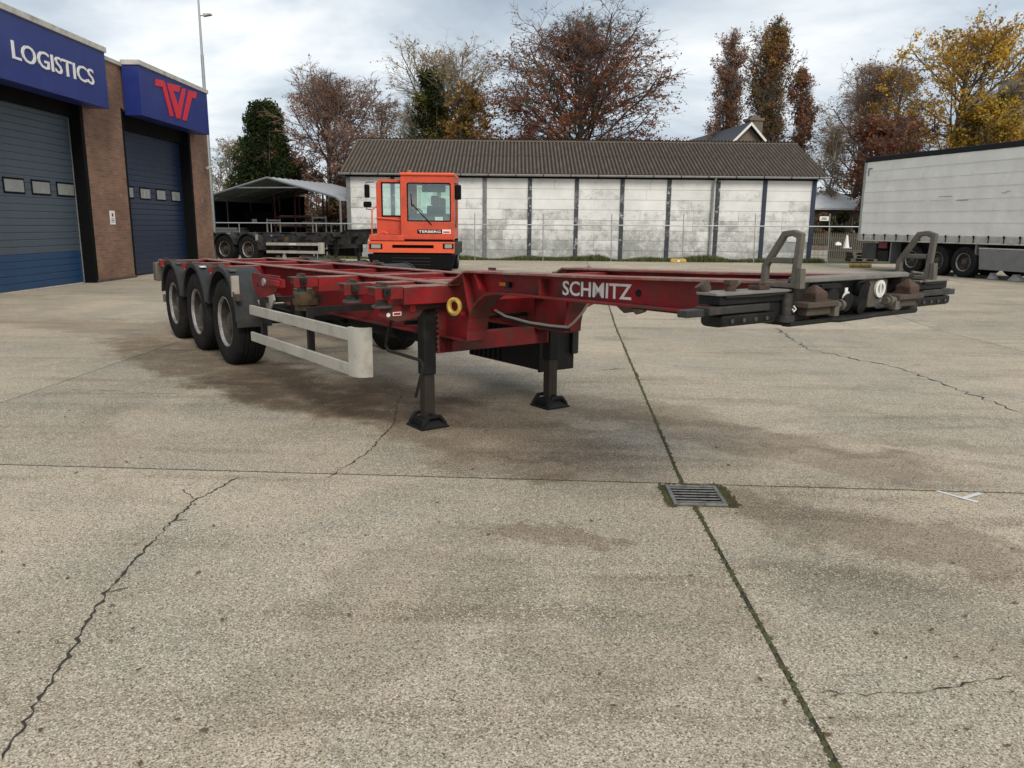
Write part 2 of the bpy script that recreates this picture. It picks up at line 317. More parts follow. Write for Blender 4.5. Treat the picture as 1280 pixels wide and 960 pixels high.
def filler(a, c, w_):                                               # dirt filling a joint a few millimetres below the slabs
    (ax_, ay_), (bx_, by_) = a, c; d = Vector((bx_ - ax_, by_ - ay_)).normalized() * w_
    za_, zb_ = yard_z(ay_) - .004, yard_z(by_) - .004
    MB().add([(ax_ - d.y, ay_ + d.x, za_), (ax_ + d.y, ay_ - d.x, za_), (bx_ + d.y, by_ - d.x, zb_), (bx_ - d.y, by_ + d.x, zb_)], [(0, 1, 2, 3)]).build('joint_filler', M['crack'], yard, recalc=False)
M['crack'] = mat('dirt filled crack', (.03, .026, .019), .95, var=.4, scale=20)
for i in range(len(gx)):
    for j in range(len(gy)):
        if i + 1 < len(gx): filler(joint_pt(i, j), joint_pt(i + 1, j), .022)
        if j + 1 < len(gy): filler(joint_pt(i, j), joint_pt(i, j + 1), .0205)
def wiggle(pts, step, amp, seed):
    rr = random.Random(seed); o = []
    for a, c in zip(pts[:-1], pts[1:]):
        a, c = Vector(a), Vector(c); k = max(2, int((c - a).length / step)); nn = Vector((-(c - a).y, (c - a).x)).normalized()
        for i in range(k): o.append(a + (c - a) * (i / k) + nn * rr.uniform(-amp, amp))
    return o + [Vector(pts[-1])]
def strip(name, pts, wid, z, m, parent, seed, step=.028, amp=.012):
    rr = random.Random(seed); ps = wiggle(pts, step, amp, seed); vs = []; fs = []
    for i, p in enumerate(ps):
        d = (ps[min(i + 1, len(ps) - 1)] - ps[max(i - 1, 0)]).normalized(); nn = Vector((-d.y, d.x)); ww = wid * rr.choice((.3, .5, .7, .9, 1.1, 1.3, 2.0)) * (.4 if i in (0, len(ps) - 1) else 1)
        zz_ = yard_z(p.y) + z
        vs += [(p.x + nn.x * ww, p.y + nn.y * ww, zz_), (p.x - nn.x * ww, p.y - nn.y * ww, zz_)]
        if i: fs.append((2 * i - 2, 2 * i - 1, 2 * i + 1, 2 * i))
    bb = MB(); bb.add(vs, fs); return bb.build(name, m, parent, recalc=False)
P2 = lambda x, y: tuple(gnd(x, y)[:2])
M['crackfaint'] = mat('fine dusty crack', (.11, .098, .075), .95, var=.4, scale=20)
strip('crack', [P2(0, 950), P2(40, 890), P2(90, 812), P2(132, 742), P2(150, 722), P2(215, 652), P2(245, 625), P2(298, 597)], .0048, .003, M['crack'], yard, 3)
strip('crack', [P2(408, 598), P2(460, 566), P2(492, 530), P2(497, 505), P2(503, 490)], .004, .003, M['crack'], yard, 4)
strip('crack', [P2(968, 410), P2(1010, 436), P2(1062, 448), P2(1130, 461), P2(1205, 490), P2(1280, 516)], .009, .003, M['crack'], yard, 5, .09, .05)
strip('crack', [P2(1168, 864), P2(1205, 855), P2(1265, 846)], .003, .003, M['crack'], yard, 6)
strip('crack', [P2(60, 486), P2(160, 489), P2(262, 496)], .004, .003, M['crackfaint'], yard, 7, .1, .02)
strip('crack', [P2(250, 503), P2(330, 492), P2(385, 470)], .005, .003, M['crackfaint'], yard, 8, .06, .03)
strip('crack', [P2(980, 862), P2(1080, 868), P2(1168, 864)], .0025, .003, M['crackfaint'], yard, 9)
strip('crack', [P2(0, 421), P2(90, 422), P2(163, 424)], .008, .003, M['crackfaint'], yard, 10, .2, .03)
strip('crack', [tuple(gnd(735, 333, ZF)[:2]), tuple(gnd(741, 346, ZF)[:2])], .05, .003, M['crackfaint'], yard, 11, .5, .1)
for k_, (pa, pb) in enumerate([((132, 742), (160, 735)), ((245, 625), (228, 612)), ((90, 812), (72, 800)), ((497, 505), (485, 512)), ((1130, 461), (1150, 455)), ((215, 652), (235, 650)), ((492, 530), (508, 540))]):
    strip('crack', [P2(*pa), P2(*pb)], .0035, .003, M['crackfaint'], yard, 20 + k_, .03, .012)
# moss filling the lengthwise joint: irregular tufts
M['moss'] = mat('dry moss', (.075, .082, .03), .95, var=.5, scale=60, dirt=[((.06, .045, .025), .45, .6, 8)], bump=(.6, 90))
V, Q = [], []
rr = random.Random(2)
jA = lambda Y: float(np.interp(Y, [joint_pt(5, j)[1] for j in range(len(gy))], [joint_pt(5, j)[0] for j in range(len(gy))]))
for k in range(2000):
    Y = rr.uniform(1.9, 15.2) if k < 1800 else rr.gauss(4.7, .25)
    X = jA(Y) + rr.gauss(0, .008)
    dens = .5 + .5 * math.sin(Y * 2.3) * math.sin(Y * .9 + 1)
    if rr.random() > .35 + .65 * dens: continue
    s, a, hh = rr.uniform(.006, .02), rr.uniform(0, 6.3), rr.uniform(.003, .016)
    c = len(V); z = yard_z(Y)
    V += [(X + s * math.cos(a + t), Y + s * math.sin(a + t), z - .004) for t in (0, 1.57, 3.14, 4.71)] + [(X, Y, z + hh)]
    Q += [(c, c + 1, c + 4), (c + 1, c + 2, c + 4), (c + 2, c + 3, c + 4), (c + 3, c, c + 4)]
mo = np_mesh('joint_moss', np.array(V), np.array(Q), [M['moss']]); tag(mo, 'thin line of green moss along the long joint in the concrete', 'moss', kind='stuff')

# drain grate at the crossing of the joints
dg = thing('drain_grate', 'small square iron drain grate set at the crossing of two joints', 'drain', (1.19, 4.72, .004), R(-2))
M['iron'] = mat('worn cast iron', (.22, .215, .20), .55, .5, var=.3, scale=30, dirt=[((.06, .05, .04), .5, .7, 20)], bump=(.3, 120))
MB().box(-.146, .141, -.161, .146, 0, .0085).build('pit', mat('dark pit', (.002, .002, .002), .95, spec=.05), dg)
b = MB(); b.frame([(-.17, -.185), (.165, -.185), (.165, .17), (-.17, .17)], [(-.145, -.16), (.14, -.16), (.14, .145), (-.145, .145)], 2, .001, .016); b.build('frame', M['iron'], dg, bevel=.002)
for k in range(6):
    y = -.132 + k * .05
    MB().box(-.145, .14, y - .0095, y + .0095, .009, .0135).build('bar', M['iron'], dg, bevel=.003)
V, Q = [], []
for k in range(900):
    side = rr.choice('NEEEW'); t = rr.uniform(-.2, .2)
    X, Y = {'N': (t, .185 + rr.gauss(0, .02)), 'E': (.195 + rr.gauss(0, .02), t), 'W': (-.185 + rr.gauss(0, .012), t)}[side]
    X += 1.19; Y += 4.72; s, a, hh = rr.uniform(.005, .014), rr.uniform(0, 6.3), rr.uniform(.006, .022); c = len(V)
    V += [(X + s * math.cos(a + q), Y + s * math.sin(a + q), .002) for q in (0, 1.57, 3.14, 4.71)] + [(X, Y, hh)]
    Q += [(c, c + 1, c + 4), (c + 1, c + 2, c + 4), (c + 2, c + 3, c + 4), (c + 3, c, c + 4)]
tag(np_mesh('drain_moss', np.array(V), np.array(Q), [M['moss']]), 'crumbly moss and dirt round the edge of the drain grate', 'moss', kind='stuff')
# taped white cross on the concrete
xm = thing('tape_cross', 'small faded white cross of tape stuck on the concrete', 'marking', tuple(gnd(1198, 622)[:2]) + (.003,), R(0))
for k, (p, q) in enumerate([((1171, 614), (1222, 628)), ((1202, 624), (1226, 617))]):
    p, q = gnd(*p) - gnd(1198, 622), gnd(*q) - gnd(1198, 622); d = (q - p) / np.linalg.norm(q - p); nn = np.array([-d[1], d[0], 0]) * .016; zz_ = np.array([0, 0, .002 * k])
    MB().add([p + nn + zz_, q + nn + zz_, q - nn + zz_, p - nn + zz_], [(3, 2, 1, 0)]).build('strip', mat('faded white tape', (.62, .62, .61), .6, var=.15), xm, recalc=False)
# bits of litter and leaves lying on the yard
M['leaf_litter'] = mat('dead leaf', (.10, .06, .03), .8, var=.4, scale=30)
V, Q = [], []
for k in range(420):
    Y = 1.8 + 30 * rr.random() ** 2.2; X = rr.uniform(-.75, .75) * Y; s = rr.uniform(.005, .018) * (1 + Y * .03); a = rr.uniform(0, 6.3); c = len(V); z = yard_z(Y) + .004
    V += [(X + s * math.cos(a + q) * (1 if q in (0, 3.14) else .5), Y + s * math.sin(a + q) * (1 if q in (0, 3.14) else .5), z + rr.uniform(0, .008)) for q in (0, 1.57, 3.14, 4.71)]
    Q.append((c, c + 1, c + 2, c + 3))
tag(np_mesh('leaf_litter', np.array(V), np.array(Q), [M['leaf_litter']]), 'scattered bits of dead leaf and grit on the concrete yard', 'litter', kind='stuff')

# ------------------------------------------------------------------ container chassis (u forward, v to the kerb side, z up)
def ribbon(b, path, v0, v1, th, m=0):                                # a bent strip of plate following (u, z) points
    n = len(path); up, lo = [], []
    for i, (u, z) in enumerate(path):
        a, c = path[max(i - 1, 0)], path[min(i + 1, n - 1)]; d = Vector((c[0] - a[0], c[1] - a[1])).normalized(); q = (-d.y * th, d.x * th)
        lo.append((u, z)); up.append((u + q[0], z + q[1]))
    vs = [(p[0], v, p[1]) for v in (v0, v1) for p in lo + up]; fs = []
    for i in range(n - 1):
        fs += [(i, i + 1, n + i + 1, n + i), (2 * n + i, 3 * n + i, 3 * n + i + 1, 2 * n + i + 1), (i, 2 * n + i, 2 * n + i + 1, i + 1), (n + i, n + i + 1, 3 * n + i + 1, 3 * n + i)]
    fs += [(0, n, 3 * n, 2 * n), (n - 1, 3 * n - 1, 4 * n - 1, 2 * n - 1)]
    b.add(vs, fs, m)
ARC = [(7.10, .70), (7.105, .78), (7.13, .88), (7.18, .97), (7.26, 1.04), (7.36, 1.09), (7.5, 1.11), (7.7, 1.117)]
def chassis(root, tau, red, flange, front=True, grimy=None):
    grimy = grimy or red
    tf = lambda p: (p[0], -p[1], p[2] + tau * p[0])
    tw = lambda p: (p[0], -p[1], p[2])
    B = lambda b, n, m, par=root, **k: b.build(n, m, par, tf=tf, **k)
    for s in (1, -1):                                                # the two welded main beams running into the gooseneck
        v = .5 * s
        b = MB()
        web = [(-.95, .86), (2.5, .80), (3.0, .69), (6.1, .69), (6.75, .70)] + ARC + [(10.0, 1.135), (10.0, 1.30), (8.6, 1.262), (7.06, 1.236), (6.86, 1.125), (-.95, 1.125)]
        b.prism(web, 1, v - .008, v + .008)
        B(b, 'main_beam', red)
        b = MB()
        ribbon(b, [(-.95, 1.125), (6.84, 1.125)], v - .075, v + .075, .014)
        ribbon(b, [(6.80, 1.128), (7.05, 1.24), (7.3, 1.243), (8.6, 1.264), (9.98, 1.302)], v - .085, v + .085, .016)
        B(b, 'top_flange', flange, bevel=.003)
        b = MB()
        ribbon(b, [(-.95, .846), (2.5, .786), (3.0, .676), (6.1, .676), (6.75, .686), (7.1, .688)], v - .075, v + .075, .014)
        ribbon(b, ARC + [(8.4, 1.121), (10.0, 1.135)], v - .095, v + .095, -.016)
        B(b, 'bottom_flange', grimy, bevel=.003)
        for k, (ua, ub) in enumerate([(7.02, 7.13), (7.2, 7.27), (8.02, 8.02)]):
            b = MB(); b.add([(ua - .006, v, 1.235), (ua + .006, v, 1.235), (ub + .006, v, 1.10 if k else .9), (ub - .006, v, 1.10 if k else .9),
                             (ua - .006, v + .08 * s, 1.235), (ua + .006, v + .08 * s, 1.235), (ub + .006, v + .08 * s, 1.12 if k else .9), (ub - .006, v + .08 * s, 1.12 if k else .9)],
                            [(0, 1, 2, 3), (4, 7, 6, 5), (0, 4, 5, 1), (1, 5, 6, 2), (2, 6, 7, 3), (3, 7, 4, 0)]); B(b, 'stiffener', red)
    for (u0, u1, z0) in [(.3, .4, .95), (1.9, 2.0, .9), (3.3, 3.38, .8), (4.25, 4.32, .85), (5.5, 5.58, .8), (7.5, 7.6, 1.125), (8.3, 8.36, 1.13), (8.9, 8.96, 1.13)]:
        b = MB(); b.box(u0, u1, -.49, .49, z0, 1.11 if u0 < 7 else 1.235); B(b, 'cross_member', red, bevel=.004)
    # twistlock bolsters
    for k, (u0, u1, deep) in enumerate([(6.58, 6.80, 1), (6.03, 6.22, 0), (4.86, 5.05, 1), (1.9, 2.05, 0), (.55, .7, 0), (-.95, -.72, 1)]):
        b = MB(); b.box(u0, u1, -.98, .98, .985 if deep else 1.02, 1.118); bo = B(b, 'bolster', red, bevel=.005)
        b = MB(); b.box(u0 - .002, u1 + .002, -.985, .985, 1.1195, 1.128); B(b, 'bolster_cap', flange, bo, bevel=.002)
        for s in (1, -1):
            b = MB(); b.prism([(s * .97, 1.045), (s * 1.2, 1.062), (s * 1.2, 1.118), (s * .97, 1.118)], 0, u0 + .02, u1 - .02); B(b, 'bolster_end', red, bevel=.004)
            b = MB(); b.box(u0 + .008, u1 - .008, s * .99 if s > 0 else -1.225, 1.225 if s > 0 else -.99, 1.1195, 1.131)
            tl = B(b, 'twistlock_plate', M['rustolive'] if red is M['red'] else flange, bevel=.003)
            b = MB(); b.box(u1 - .022, u1 - .004, *sorted((.985 * s, 1.225 * s)), 1.035, 1.119); B(b, 'bolster_end_plate', red, bevel=.003)
            um = (u0 + u1) / 2
            b = MB(); b.cyl((um, s * 1.12, 1.06), (um, s * 1.12, .985), .045, .045, 12); b.cyl((um, s * 1.12, .985), (um, s * 1.12, .965), .085, .085, 12); B(b, 'twistlock_nut', M['nutgrey'], tl, smooth=True)
            b = MB(); b.cyl((um - .12, s * 1.14, 1.09), (um + .14, s * 1.14, 1.09), .016, n=8); b.box(u1 - .0, u1 + .03, s * 1.14 - .03, s * 1.14 + .03, 1.06, 1.12); B(b, 'lock_handle', M['greasy'], tl)
            b = MB(); b.cyl((um, s * 1.12, 1.134), (um, s * 1.12, 1.15), .05, .04, 10); b.box(um - .05, um + .05, s * 1.12 - .025, s * 1.12 + .025, 1.15, 1.163); B(b, 'twistlock_head', M['rust'], tl)
    for s in (1, -1):                                                # web plate below the front bolster carrying the landing leg
        b = MB(); b.prism([(s * .42, .985), (s * 1.14, .985), (s * 1.16, .90), (s * 1.0, .845), (s * .80, .88), (s * .76, .93), (s * .42, .95)], 0, 6.70, 6.712); pl = B(b, 'leg_plate', grimy)
        b = MB(); b.prism([(s * .45, .55), (s * .58, .55), (s * .60, .98), (s * .45, .98)], 0, 6.63, 6.66); B(b, 'gusset', grimy, bevel=.003)
        b = MB(); b.prism([(6.62, .985), (6.62, .62), (6.9, .70), (7.08, .76), (7.06, .985)], 1, s * .45, s * .462); B(b, 'gusset', grimy)
    for kk in range(8):
        b = MB(); b.cyl((6.66, .60, .60 + kk * .045), (6.672, .60, .60 + kk * .045), .012, n=6); B(b, 'bolt', M['nutgrey'])
    b = MB(); b.box(6.54, 6.66, -.60, .60, .545, .70); B(b, 'leg_cross_beam', grimy, bevel=.006)
    b = MB(); b.cyl((6.45, -.66, .80), (6.45, .8, .80), .02, n=8); B(b, 'gear_shaft', M['greasy'])
    # landing legs
    for s in (1, -1):
        v = .672 * s
        b = MB(); b.box(6.545, 6.66, v - .058, v + .058, .37, .97); lg = B(b, 'landing_leg', M['black'], bevel=.008)
        b = MB(); b.box(6.555, 6.65, v - .048, v + .048, .06, .46); b.box(6.552, 6.653, v - .012, v + .012, .10, .46); b.build('inner_leg', M['legrust'], lg, tf=tw, bevel=.006)
        b = MB()
        b.frame([(v - .13, .0), (v + .13, .0), (v + .115, .05), (v + .06, .115), (v - .06, .115), (v - .115, .05)], [(v - .1, .02), (v + .1, .02), (v + .085, .045), (v + .045, .09), (v - .045, .09), (v - .085, .045)], 0, 6.475, 6.51)
        b.frame([(v - .13, .0), (v + .13, .0), (v + .115, .05), (v + .06, .115), (v - .06, .115), (v - .115, .05)], [(v - .1, .02), (v + .1, .02), (v + .085, .045), (v + .045, .09), (v - .045, .09), (v - .085, .045)], 0, 6.695, 6.73)
        b.box(6.465, 6.74, v - .135, v + .135, .0, .018)
        b.prism([(6.47, .018), (6.735, .018), (6.68, .085), (6.53, .085)], 1, v - .1, v + .1)
        b.cyl((6.50, v, .105), (6.71, v, .105), .02, n=10)
        b.build('foot', M['black'], lg, tf=tw, bevel=.004)
    b = MB(); b.tube([(6.66, 1.0, .86), (6.60, 1.0, .84), (6.47, .98, .66), (6.46, .98, .62), (6.5, .98, .585), (6.9, .9, .548), (6.93, .9, .53), (6.94, .9, .49), (6.85, .92, .24)], .014, 8)
    B(b, 'crank_handle', M['greasy'], smooth=True)
    # axles, wheels, mudguards
    PT = [(.295, .15), (.31, .172), (.35, .186), (.42, .193), (.475, .186), (.505, .172), (.52, .15), (.525, .125), (.525, .098), (.512, .096), (.512, .086), (.525, .084), (.525, .048), (.511, .046), (.511, .036), (.526, .034)]
    PT = PT + [(r, -y) for r, y in PT[::-1]]
    PR = [(.30, .150), (.312, .166), (.304, .174), (.292, .166), (.282, .14), (.276, .07), (.262, .03), (.235, .012), (.205, .022), (.185, .05), (.15, .056), (.118, .058), (.115, .10), (.10, .118), (.07, .124), (.0005, .124)]
    tyre0 = rim0 = None
    for k in range(3):
        u = 1.31 * k
        b = MB(); b.cyl((u, -.95, .515), (u, .95, .515), .06, n=10); b.box(u - .05, u + .75, .52, .62, .55, .66); b.box(u - .05, u + .75, -.62, -.52, .55, .66); b.box(u + .68, u + .8, .46, .64, .5, .86); b.box(u + .68, u + .8, -.64, -.46, .5, .86)
        b.build('axle', M['greasy'], root, tf=tw)
        for s in (1, -1):
            we = bpy.data.objects.new('wheel', None); COL.objects.link(we); we.parent = root; we.location = (u, -s * 1.05, .517); we.rotation_euler = (0, .7 * k, 0 if s < 0 else math.pi)
            if tyre0 is None:
                tyre0 = MB().lathe(PT, n=56).build('tyre', M['rubber'], we, smooth=True)
                b = MB(); b.lathe(PR[:5], n=40); b.lathe(PR[4:], n=40, m=1)
                for q in range(8):
                    t = q * .785 + .3; b.cyl((.232 * math.cos(t), .008, .232 * math.sin(t)), (.232 * math.cos(t), .0165, .232 * math.sin(t)), .03, n=12, m=2)
                rim0 = b.build('rim', [M['rim'], M['rimdisc'], M['black']], we, smooth=True, recalc=False)
                b = MB()
                for q in range(10):
                    t = q * .6283; b.cyl((.168 * math.cos(t), .05, .168 * math.sin(t)), (.168 * math.cos(t), .085, .168 * math.sin(t)), .014, n=6)
                nut0 = b.build('wheel_nuts', M['rust'], we)
            else:
                for o in (tyre0, rim0, nut0): c = piece(o, parent=we)
            v0, v1 = (.855, 1.255) if s > 0 else (-1.255, -.855); e0 = v1 if s > 0 else v0
            b = MB(); a0 = R(2 if k == 2 else 14); a1 = R(166)
            b.lathe([(.598, v0), (.618, v0), (.618, v1), (.598, v1), (.598, v0)], (u, 0, .52), 26, a0, a1)
            b.lathe([(.575, e0 - .012 * s), (.632, e0 - .012 * s), (.632, e0 + .006 * s), (.575, e0 + .006 * s), (.575, e0 - .012 * s)], (u, 0, .52), 26, a0, a1)
            if k == 2: b.box(u + .592, u + .622, min(v0, v1), max(v0, v1), .47, .56)
            fe = B(b, 'mudguard', M['fender'], smooth=True)
            b = MB(); b.cyl((u - .33, v0 - .05 * s if s > 0 else v1 + .05, 1.05), (u - .33, e0 + .02 * s, 1.05), .018, n=8); b.box(u - .36, u - .30, min(e0 - .1 * s, e0 - .02 * s), max(e0 - .1 * s, e0 - .02 * s), 1.055, 1.075)
            B(b, 'mudguard_bracket', M['olive'], fe)
            if s > 0:
                for du in (.22, -.22):
                    b = MB(); b.box(u + du - .05, u + du + .05, v1 - .13, v1 - .05, 1.1, 1.118); B(b, 'strap_tab', M['white'] if k == 1 else M['olive'], fe)
    b = MB(); b.box(3.1, 3.14, 1.18, 1.262, .82, 1.06); B(b, 'marker_strip', M['hose'])
    b = MB(); b.box(3.22, 3.3, 1.2, 1.26, .78, .86); B(b, 'side_lamp', M['rust'], bevel=.006)
    # side guards
    for s in (1, -1):
        e0 = 1.222 * s; i0 = 1.19 * s; lo, hi = min(e0, i0), max(e0, i0)
        for z0, z1 in ((.656, .76), (.36, .462)):
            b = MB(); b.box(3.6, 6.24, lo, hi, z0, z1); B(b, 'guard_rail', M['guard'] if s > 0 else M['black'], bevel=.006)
        b = MB(); prof = [(6.24, 1.224), (6.33, 1.222), (6.39, 1.20), (6.42, 1.16), (6.43, 1.09)]; q = [(6.24, 1.19), (6.32, 1.19), (6.365, 1.17), (6.39, 1.14), (6.395, 1.09)][::-1]
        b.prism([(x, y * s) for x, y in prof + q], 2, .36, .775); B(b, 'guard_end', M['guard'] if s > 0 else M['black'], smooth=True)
        for u in (3.86, 5.22):
            b = MB(); b.box(u, u + .05, s * 1.189 if s < 0 else 1.13, -1.13 if s < 0 else 1.189, .37, .86); b.box(u + .005, u + .045, min(.5 * s, 1.16 * s), max(.5 * s, 1.16 * s), .80, .86); B(b, 'guard_post', M['greasy'])
    # black plastic tool box with ribs on the far side, air tanks
    b = MB(); b.box(5.1, 6.35, -1.15, -.72, .22, .70)
    for k in range(7): b.box(5.12 + k * .09, 5.16 + k * .09, -.72, -.70, .23, .69)
    b.box(6.351, 6.372, -1.16, -.71, .20, .72); B(b, 'tool_box', M['black'], bevel=.01)
    b = MB(); b.cyl((4.1, .15, .60), (5.2, .15, .60), .13, n=20); b.cyl((4.1, -.2, .60), (5.2, -.2, .60), .13, n=20); B(b, 'air_tank', M['black'], smooth=True)
    # suspension hanger with bolt, rusty air bellows
    b = MB(); b.prism([(3.30, 1.10), (4.2, 1.10), (4.2, 1.02), (4.1, .93), (3.95, .88), (3.85, .78), (3.62, .76), (3.42, .86), (3.32, .95)], 1, 1.06, 1.08); hg = B(b, 'hanger_plate', red, bevel=.004)
    b = MB(); b.cyl((3.80, 1.08, 1.02), (3.80, 1.12, 1.02), .042, n=16); B(b, 'hanger_bolt', M['metal'], hg, smooth=True)
    b = MB(); b.cyl((3.50, 1.08, .97), (3.50, 1.084, .97), .022, n=10); B(b, 'hanger_hole', M['black'], hg)
    b = MB(); b.prism([(3.62, .96), (4.4, .99), (4.4, 1.07), (3.62, 1.09), (3.56, 1.03)], 1, 1.082, 1.1); b.box(3.95, 4.3, 1.1, 1.13, 1.0, 1.055); B(b, 'sliding_lock', red, bevel=.004)
    b = MB(); b.cyl((4.3, .84, .74), (4.3, .84, .97), .11, .12, 16); b.cyl((4.3, .84, .80), (4.3, .84, .86), .13, .13, 16); B(b, 'bellows', M['bellow'], smooth=True)
    b = MB(); b.prism([(3.52, .80), (4.05, .90), (4.08, .84), (3.85, .66), (3.70, .64)], 1, 1.084, 1.1); B(b, 'hanger_foot', M['guard'] if red is M['red'] else M['nutgrey'])
    b = MB(); b.box(3.3, 4.75, -.36, -.26, .36, .47); B(b, 'tank_beam', M['fender'], bevel=.006)
    b = MB(); b.cyl((3.3, -.3, .53), (4.75, -.3, .53), .02, n=8); B(b, 'tank_rail', M['fender'])
    # rear bumper and lamp bar
    b = MB(); b.box(-1.18, -.98, -1.25, 1.25, .80, 1.09); rb = B(b, 'rear_bolster', M['olive'], bevel=.02)
    b = MB(); b.cyl((-1.05, 1.15, 1.09), (-1.05, 1.15, 1.135), .045, .03, 12); B(b, 'twistlock_head', M['plate'], rb, smooth=True)
    b = MB(); b.cyl((-1.05, -1.15, 1.09), (-1.05, -1.15, 1.135), .045, .03, 12); B(b, 'twistlock_head', M['plate'], rb, smooth=True)
    b = MB(); b.box(-1.1, -1.04, -1.15, 1.15, .46, .58); b.box(-1.09, -1.05, .55, .65, .5, .85); b.box(-1.09, -1.05, -.65, -.55, .5, .85); B(b, 'underrun_bar', M['olive'], bevel=.01)
    # front head of the gooseneck
    b = MB(); b.box(8.9, 9.96, -.56, .56, 1.098, 1.116); B(b, 'kingpin_plate', M['greasy'], bevel=.004)
    b = MB(); b.cyl((9.2, 0, 1.098), (9.2, 0, 1.0), .025, n=12); b.cyl((9.2, 0, 1.03), (9.2, 0, 1.0), .036, n=12); B(b, 'kingpin', M['greasy'], smooth=True)
    b = MB(); b.prism([(9.98, 1.10), (10.02, 1.10), (10.03, 1.11), (10.03, 1.125), (9.98, 1.125)], 1, -.60, .60); B(b, 'front_skid', M['greasy'])
    b = MB(); b.box(9.90, 9.94, -.50, .50, 1.12, 1.30); fp = B(b, 'front_panel', M['black'], bevel=.004)
    b = MB(); b.box(9.94, 10.0, -.50, .52, 1.3205, 1.334); b.prism([(9.98, 1.334), (10.012, 1.33), (10.012, 1.308), (9.98, 1.308)], 1, -.5, .52); B(b, 'front_lip', M['plate'], bevel=.004)
    if front:
        # connectors on the panel
        b = MB(); b.cyl((9.94, .20, 1.22), (9.99, .20, 1.215), .055, n=16); b.cyl((9.94, .07, 1.2), (10.0, .07, 1.19), .048, n=16); b.box(9.94, 9.985, .12, .30, 1.27, 1.29); B(b, 'socket', M['greasy'], fp, smooth=True)
        b = MB(); b.cyl((9.99, .085, 1.222), (9.994, .085, 1.221), .03, n=14); b.box(9.99, 9.994, .073, .097, 1.222, 1.268); B(b, 'tag', M['white'], fp)
        b = MB(); b.cyl((9.94, -.03, 1.18), (10.02, -.03, 1.165), .05, .04, 14); b.cyl((9.94, -.12, 1.235), (9.98, -.12, 1.23), .06, n=14); B(b, 'socket', M['black'], fp, smooth=True)
        b = MB(); b.box(9.94, 9.985, -.33, -.15, 1.15, 1.30); B(b, 'valve_plate', M['olive'], fp, bevel=.006)
        b = MB(); b.lathe([(.03, .0), (.048, .0), (.048, .012), (.03, .012), (.03, .0)], n=18)
        b.v = [(9.987 + p[1], -.24 + p[0], 1.25 + p[2]) for p in b.v]; b.box(9.987, 9.999, -.246, -.234, 1.21, 1.29); B(b, 'gauge', M['white'], fp)
        b = MB(); b.cyl((9.96, -.30, 1.17), (10.06, -.30, 1.17), .035, .028, 12); b.cyl((10.0, -.38, 1.165), (10.0, -.22, 1.165), .022, n=10); b.cyl((10.0, -.40, 1.165), (10.0, -.385, 1.165), .045, n=14); B(b, 'coupling', M['metal'], fp, smooth=True)
        b = MB(); b.tube([(9.95, .42, 1.12), (10.04, .2, 1.11), (10.05, -.05, 1.115), (10.02, -.4, 1.125)], .012, 8); B(b, 'air_line', M['greasy'], fp, smooth=True)
        for s in (1, -1):
            # outrigger arm of the head
            vo_ = 1.10 if s > 0 else 1.03; vi_ = .53 if s > 0 else .66
            v0, v1 = sorted((vi_ * s, vo_ * s))
            b = MB(); b.prism([(9.86, vi_ * s), (10.0, vi_ * s), (10.0, (vo_ - .03) * s), (9.98, vo_ * s), (9.87, vo_ * s), (9.845, (vo_ - .02) * s)], 2, 1.268, 1.281); ap = B(b, 'head_plate', M['plate'], bevel=.003)
            b = MB(); b.box(9.86, 9.985, *sorted((.53 * s, (vo_ - .02) * s)), 1.225, 1.2675); B(b, 'head_arm', M['black'], bevel=.004)
            b = MB(); b.tube([(9.99, vi_ * s + .06 * s, 1.262), (9.998, .8 * s, 1.258), (9.99, (vo_ - .05) * s, 1.262)], .007, 6); B(b, 'edge_bead', M['greasy'], ap)
            q0, q1 = sorted((.66 * s, 1.06 * s))
            b = MB(); b.prism([(9.86, 1.135), (9.88, 1.122), (9.97, 1.122), (9.99, 1.135), (9.99, 1.178), (9.86, 1.178)], 1, q0, q1); B(b, 'rubber_block', M['black'], bevel=.01)
            b = MB(); b.box(9.88, 9.97, *sorted((.60 * s, .72 * s)), 1.14, 1.224); B(b, 'lock_housing', M['greasy'], bevel=.006)
            b = MB(); b.cyl((9.985, .585 * s, 1.122), (9.985, .585 * s, 1.262), .03, n=12); b.cyl((9.985, .585 * s, 1.122), (9.985, .585 * s, 1.155), .045, n=12); B(b, 'lock_post', M['barsteel'], smooth=True)
            b = MB(); b.tube([(10.02, .575 * s, 1.20), (10.025, .56 * s, 1.185), (10.02, .572 * s, 1.172), (10.022, .585 * s, 1.186)], .004, 6); B(b, 'wire_clip', M['white'])
            for kk in range(4):
                b = MB(); b.cyl((9.988, (.74 + kk * .085) * s, 1.15), (9.996, (.74 + kk * .085) * s, 1.15), .011, n=6); B(b, 'bolt', M['nutgrey'])
            vt_ = 1.27 if s > 0 else 1.17; q0, q1 = sorted((.72 * s, (vt_ - .12) * s)); q2, q3 = sorted(((vt_ - .12) * s, vt_ * s))
            b = MB(); b.box(9.90, 9.992, q0, q1, 1.184, 1.221); b.box(9.905, 9.965, q2, q3, 1.178, 1.212); B(b, 'lock_bar', M['barsteel'], bevel=.006)
            b = MB(); b.box(9.86, 10.006, *sorted((.44 * s, .57 * s)), 1.118, 1.319); B(b, 'end_post', M['greasy'], bevel=.008)
            # twistlock handle and block lying on the plate
            b = MB(); b.cyl((9.88, 1.05 * s if s > 0 else -.99, 1.281), (9.865, 1.07 * s if s > 0 else -1.01, 1.318), .026, .036, 12); B(b, 'twistlock_cup', M['rustolive'], ap, smooth=True)
            b = MB(); b.cyl((9.92, .93 * s, 1.281), (9.92, .93 * s, 1.314), .026, n=10); b.box(9.902, 9.938, *sorted((.90 * s, .96 * s)), 1.312, 1.332); B(b, 'twistlock_head', M['rust'], ap, smooth=True)
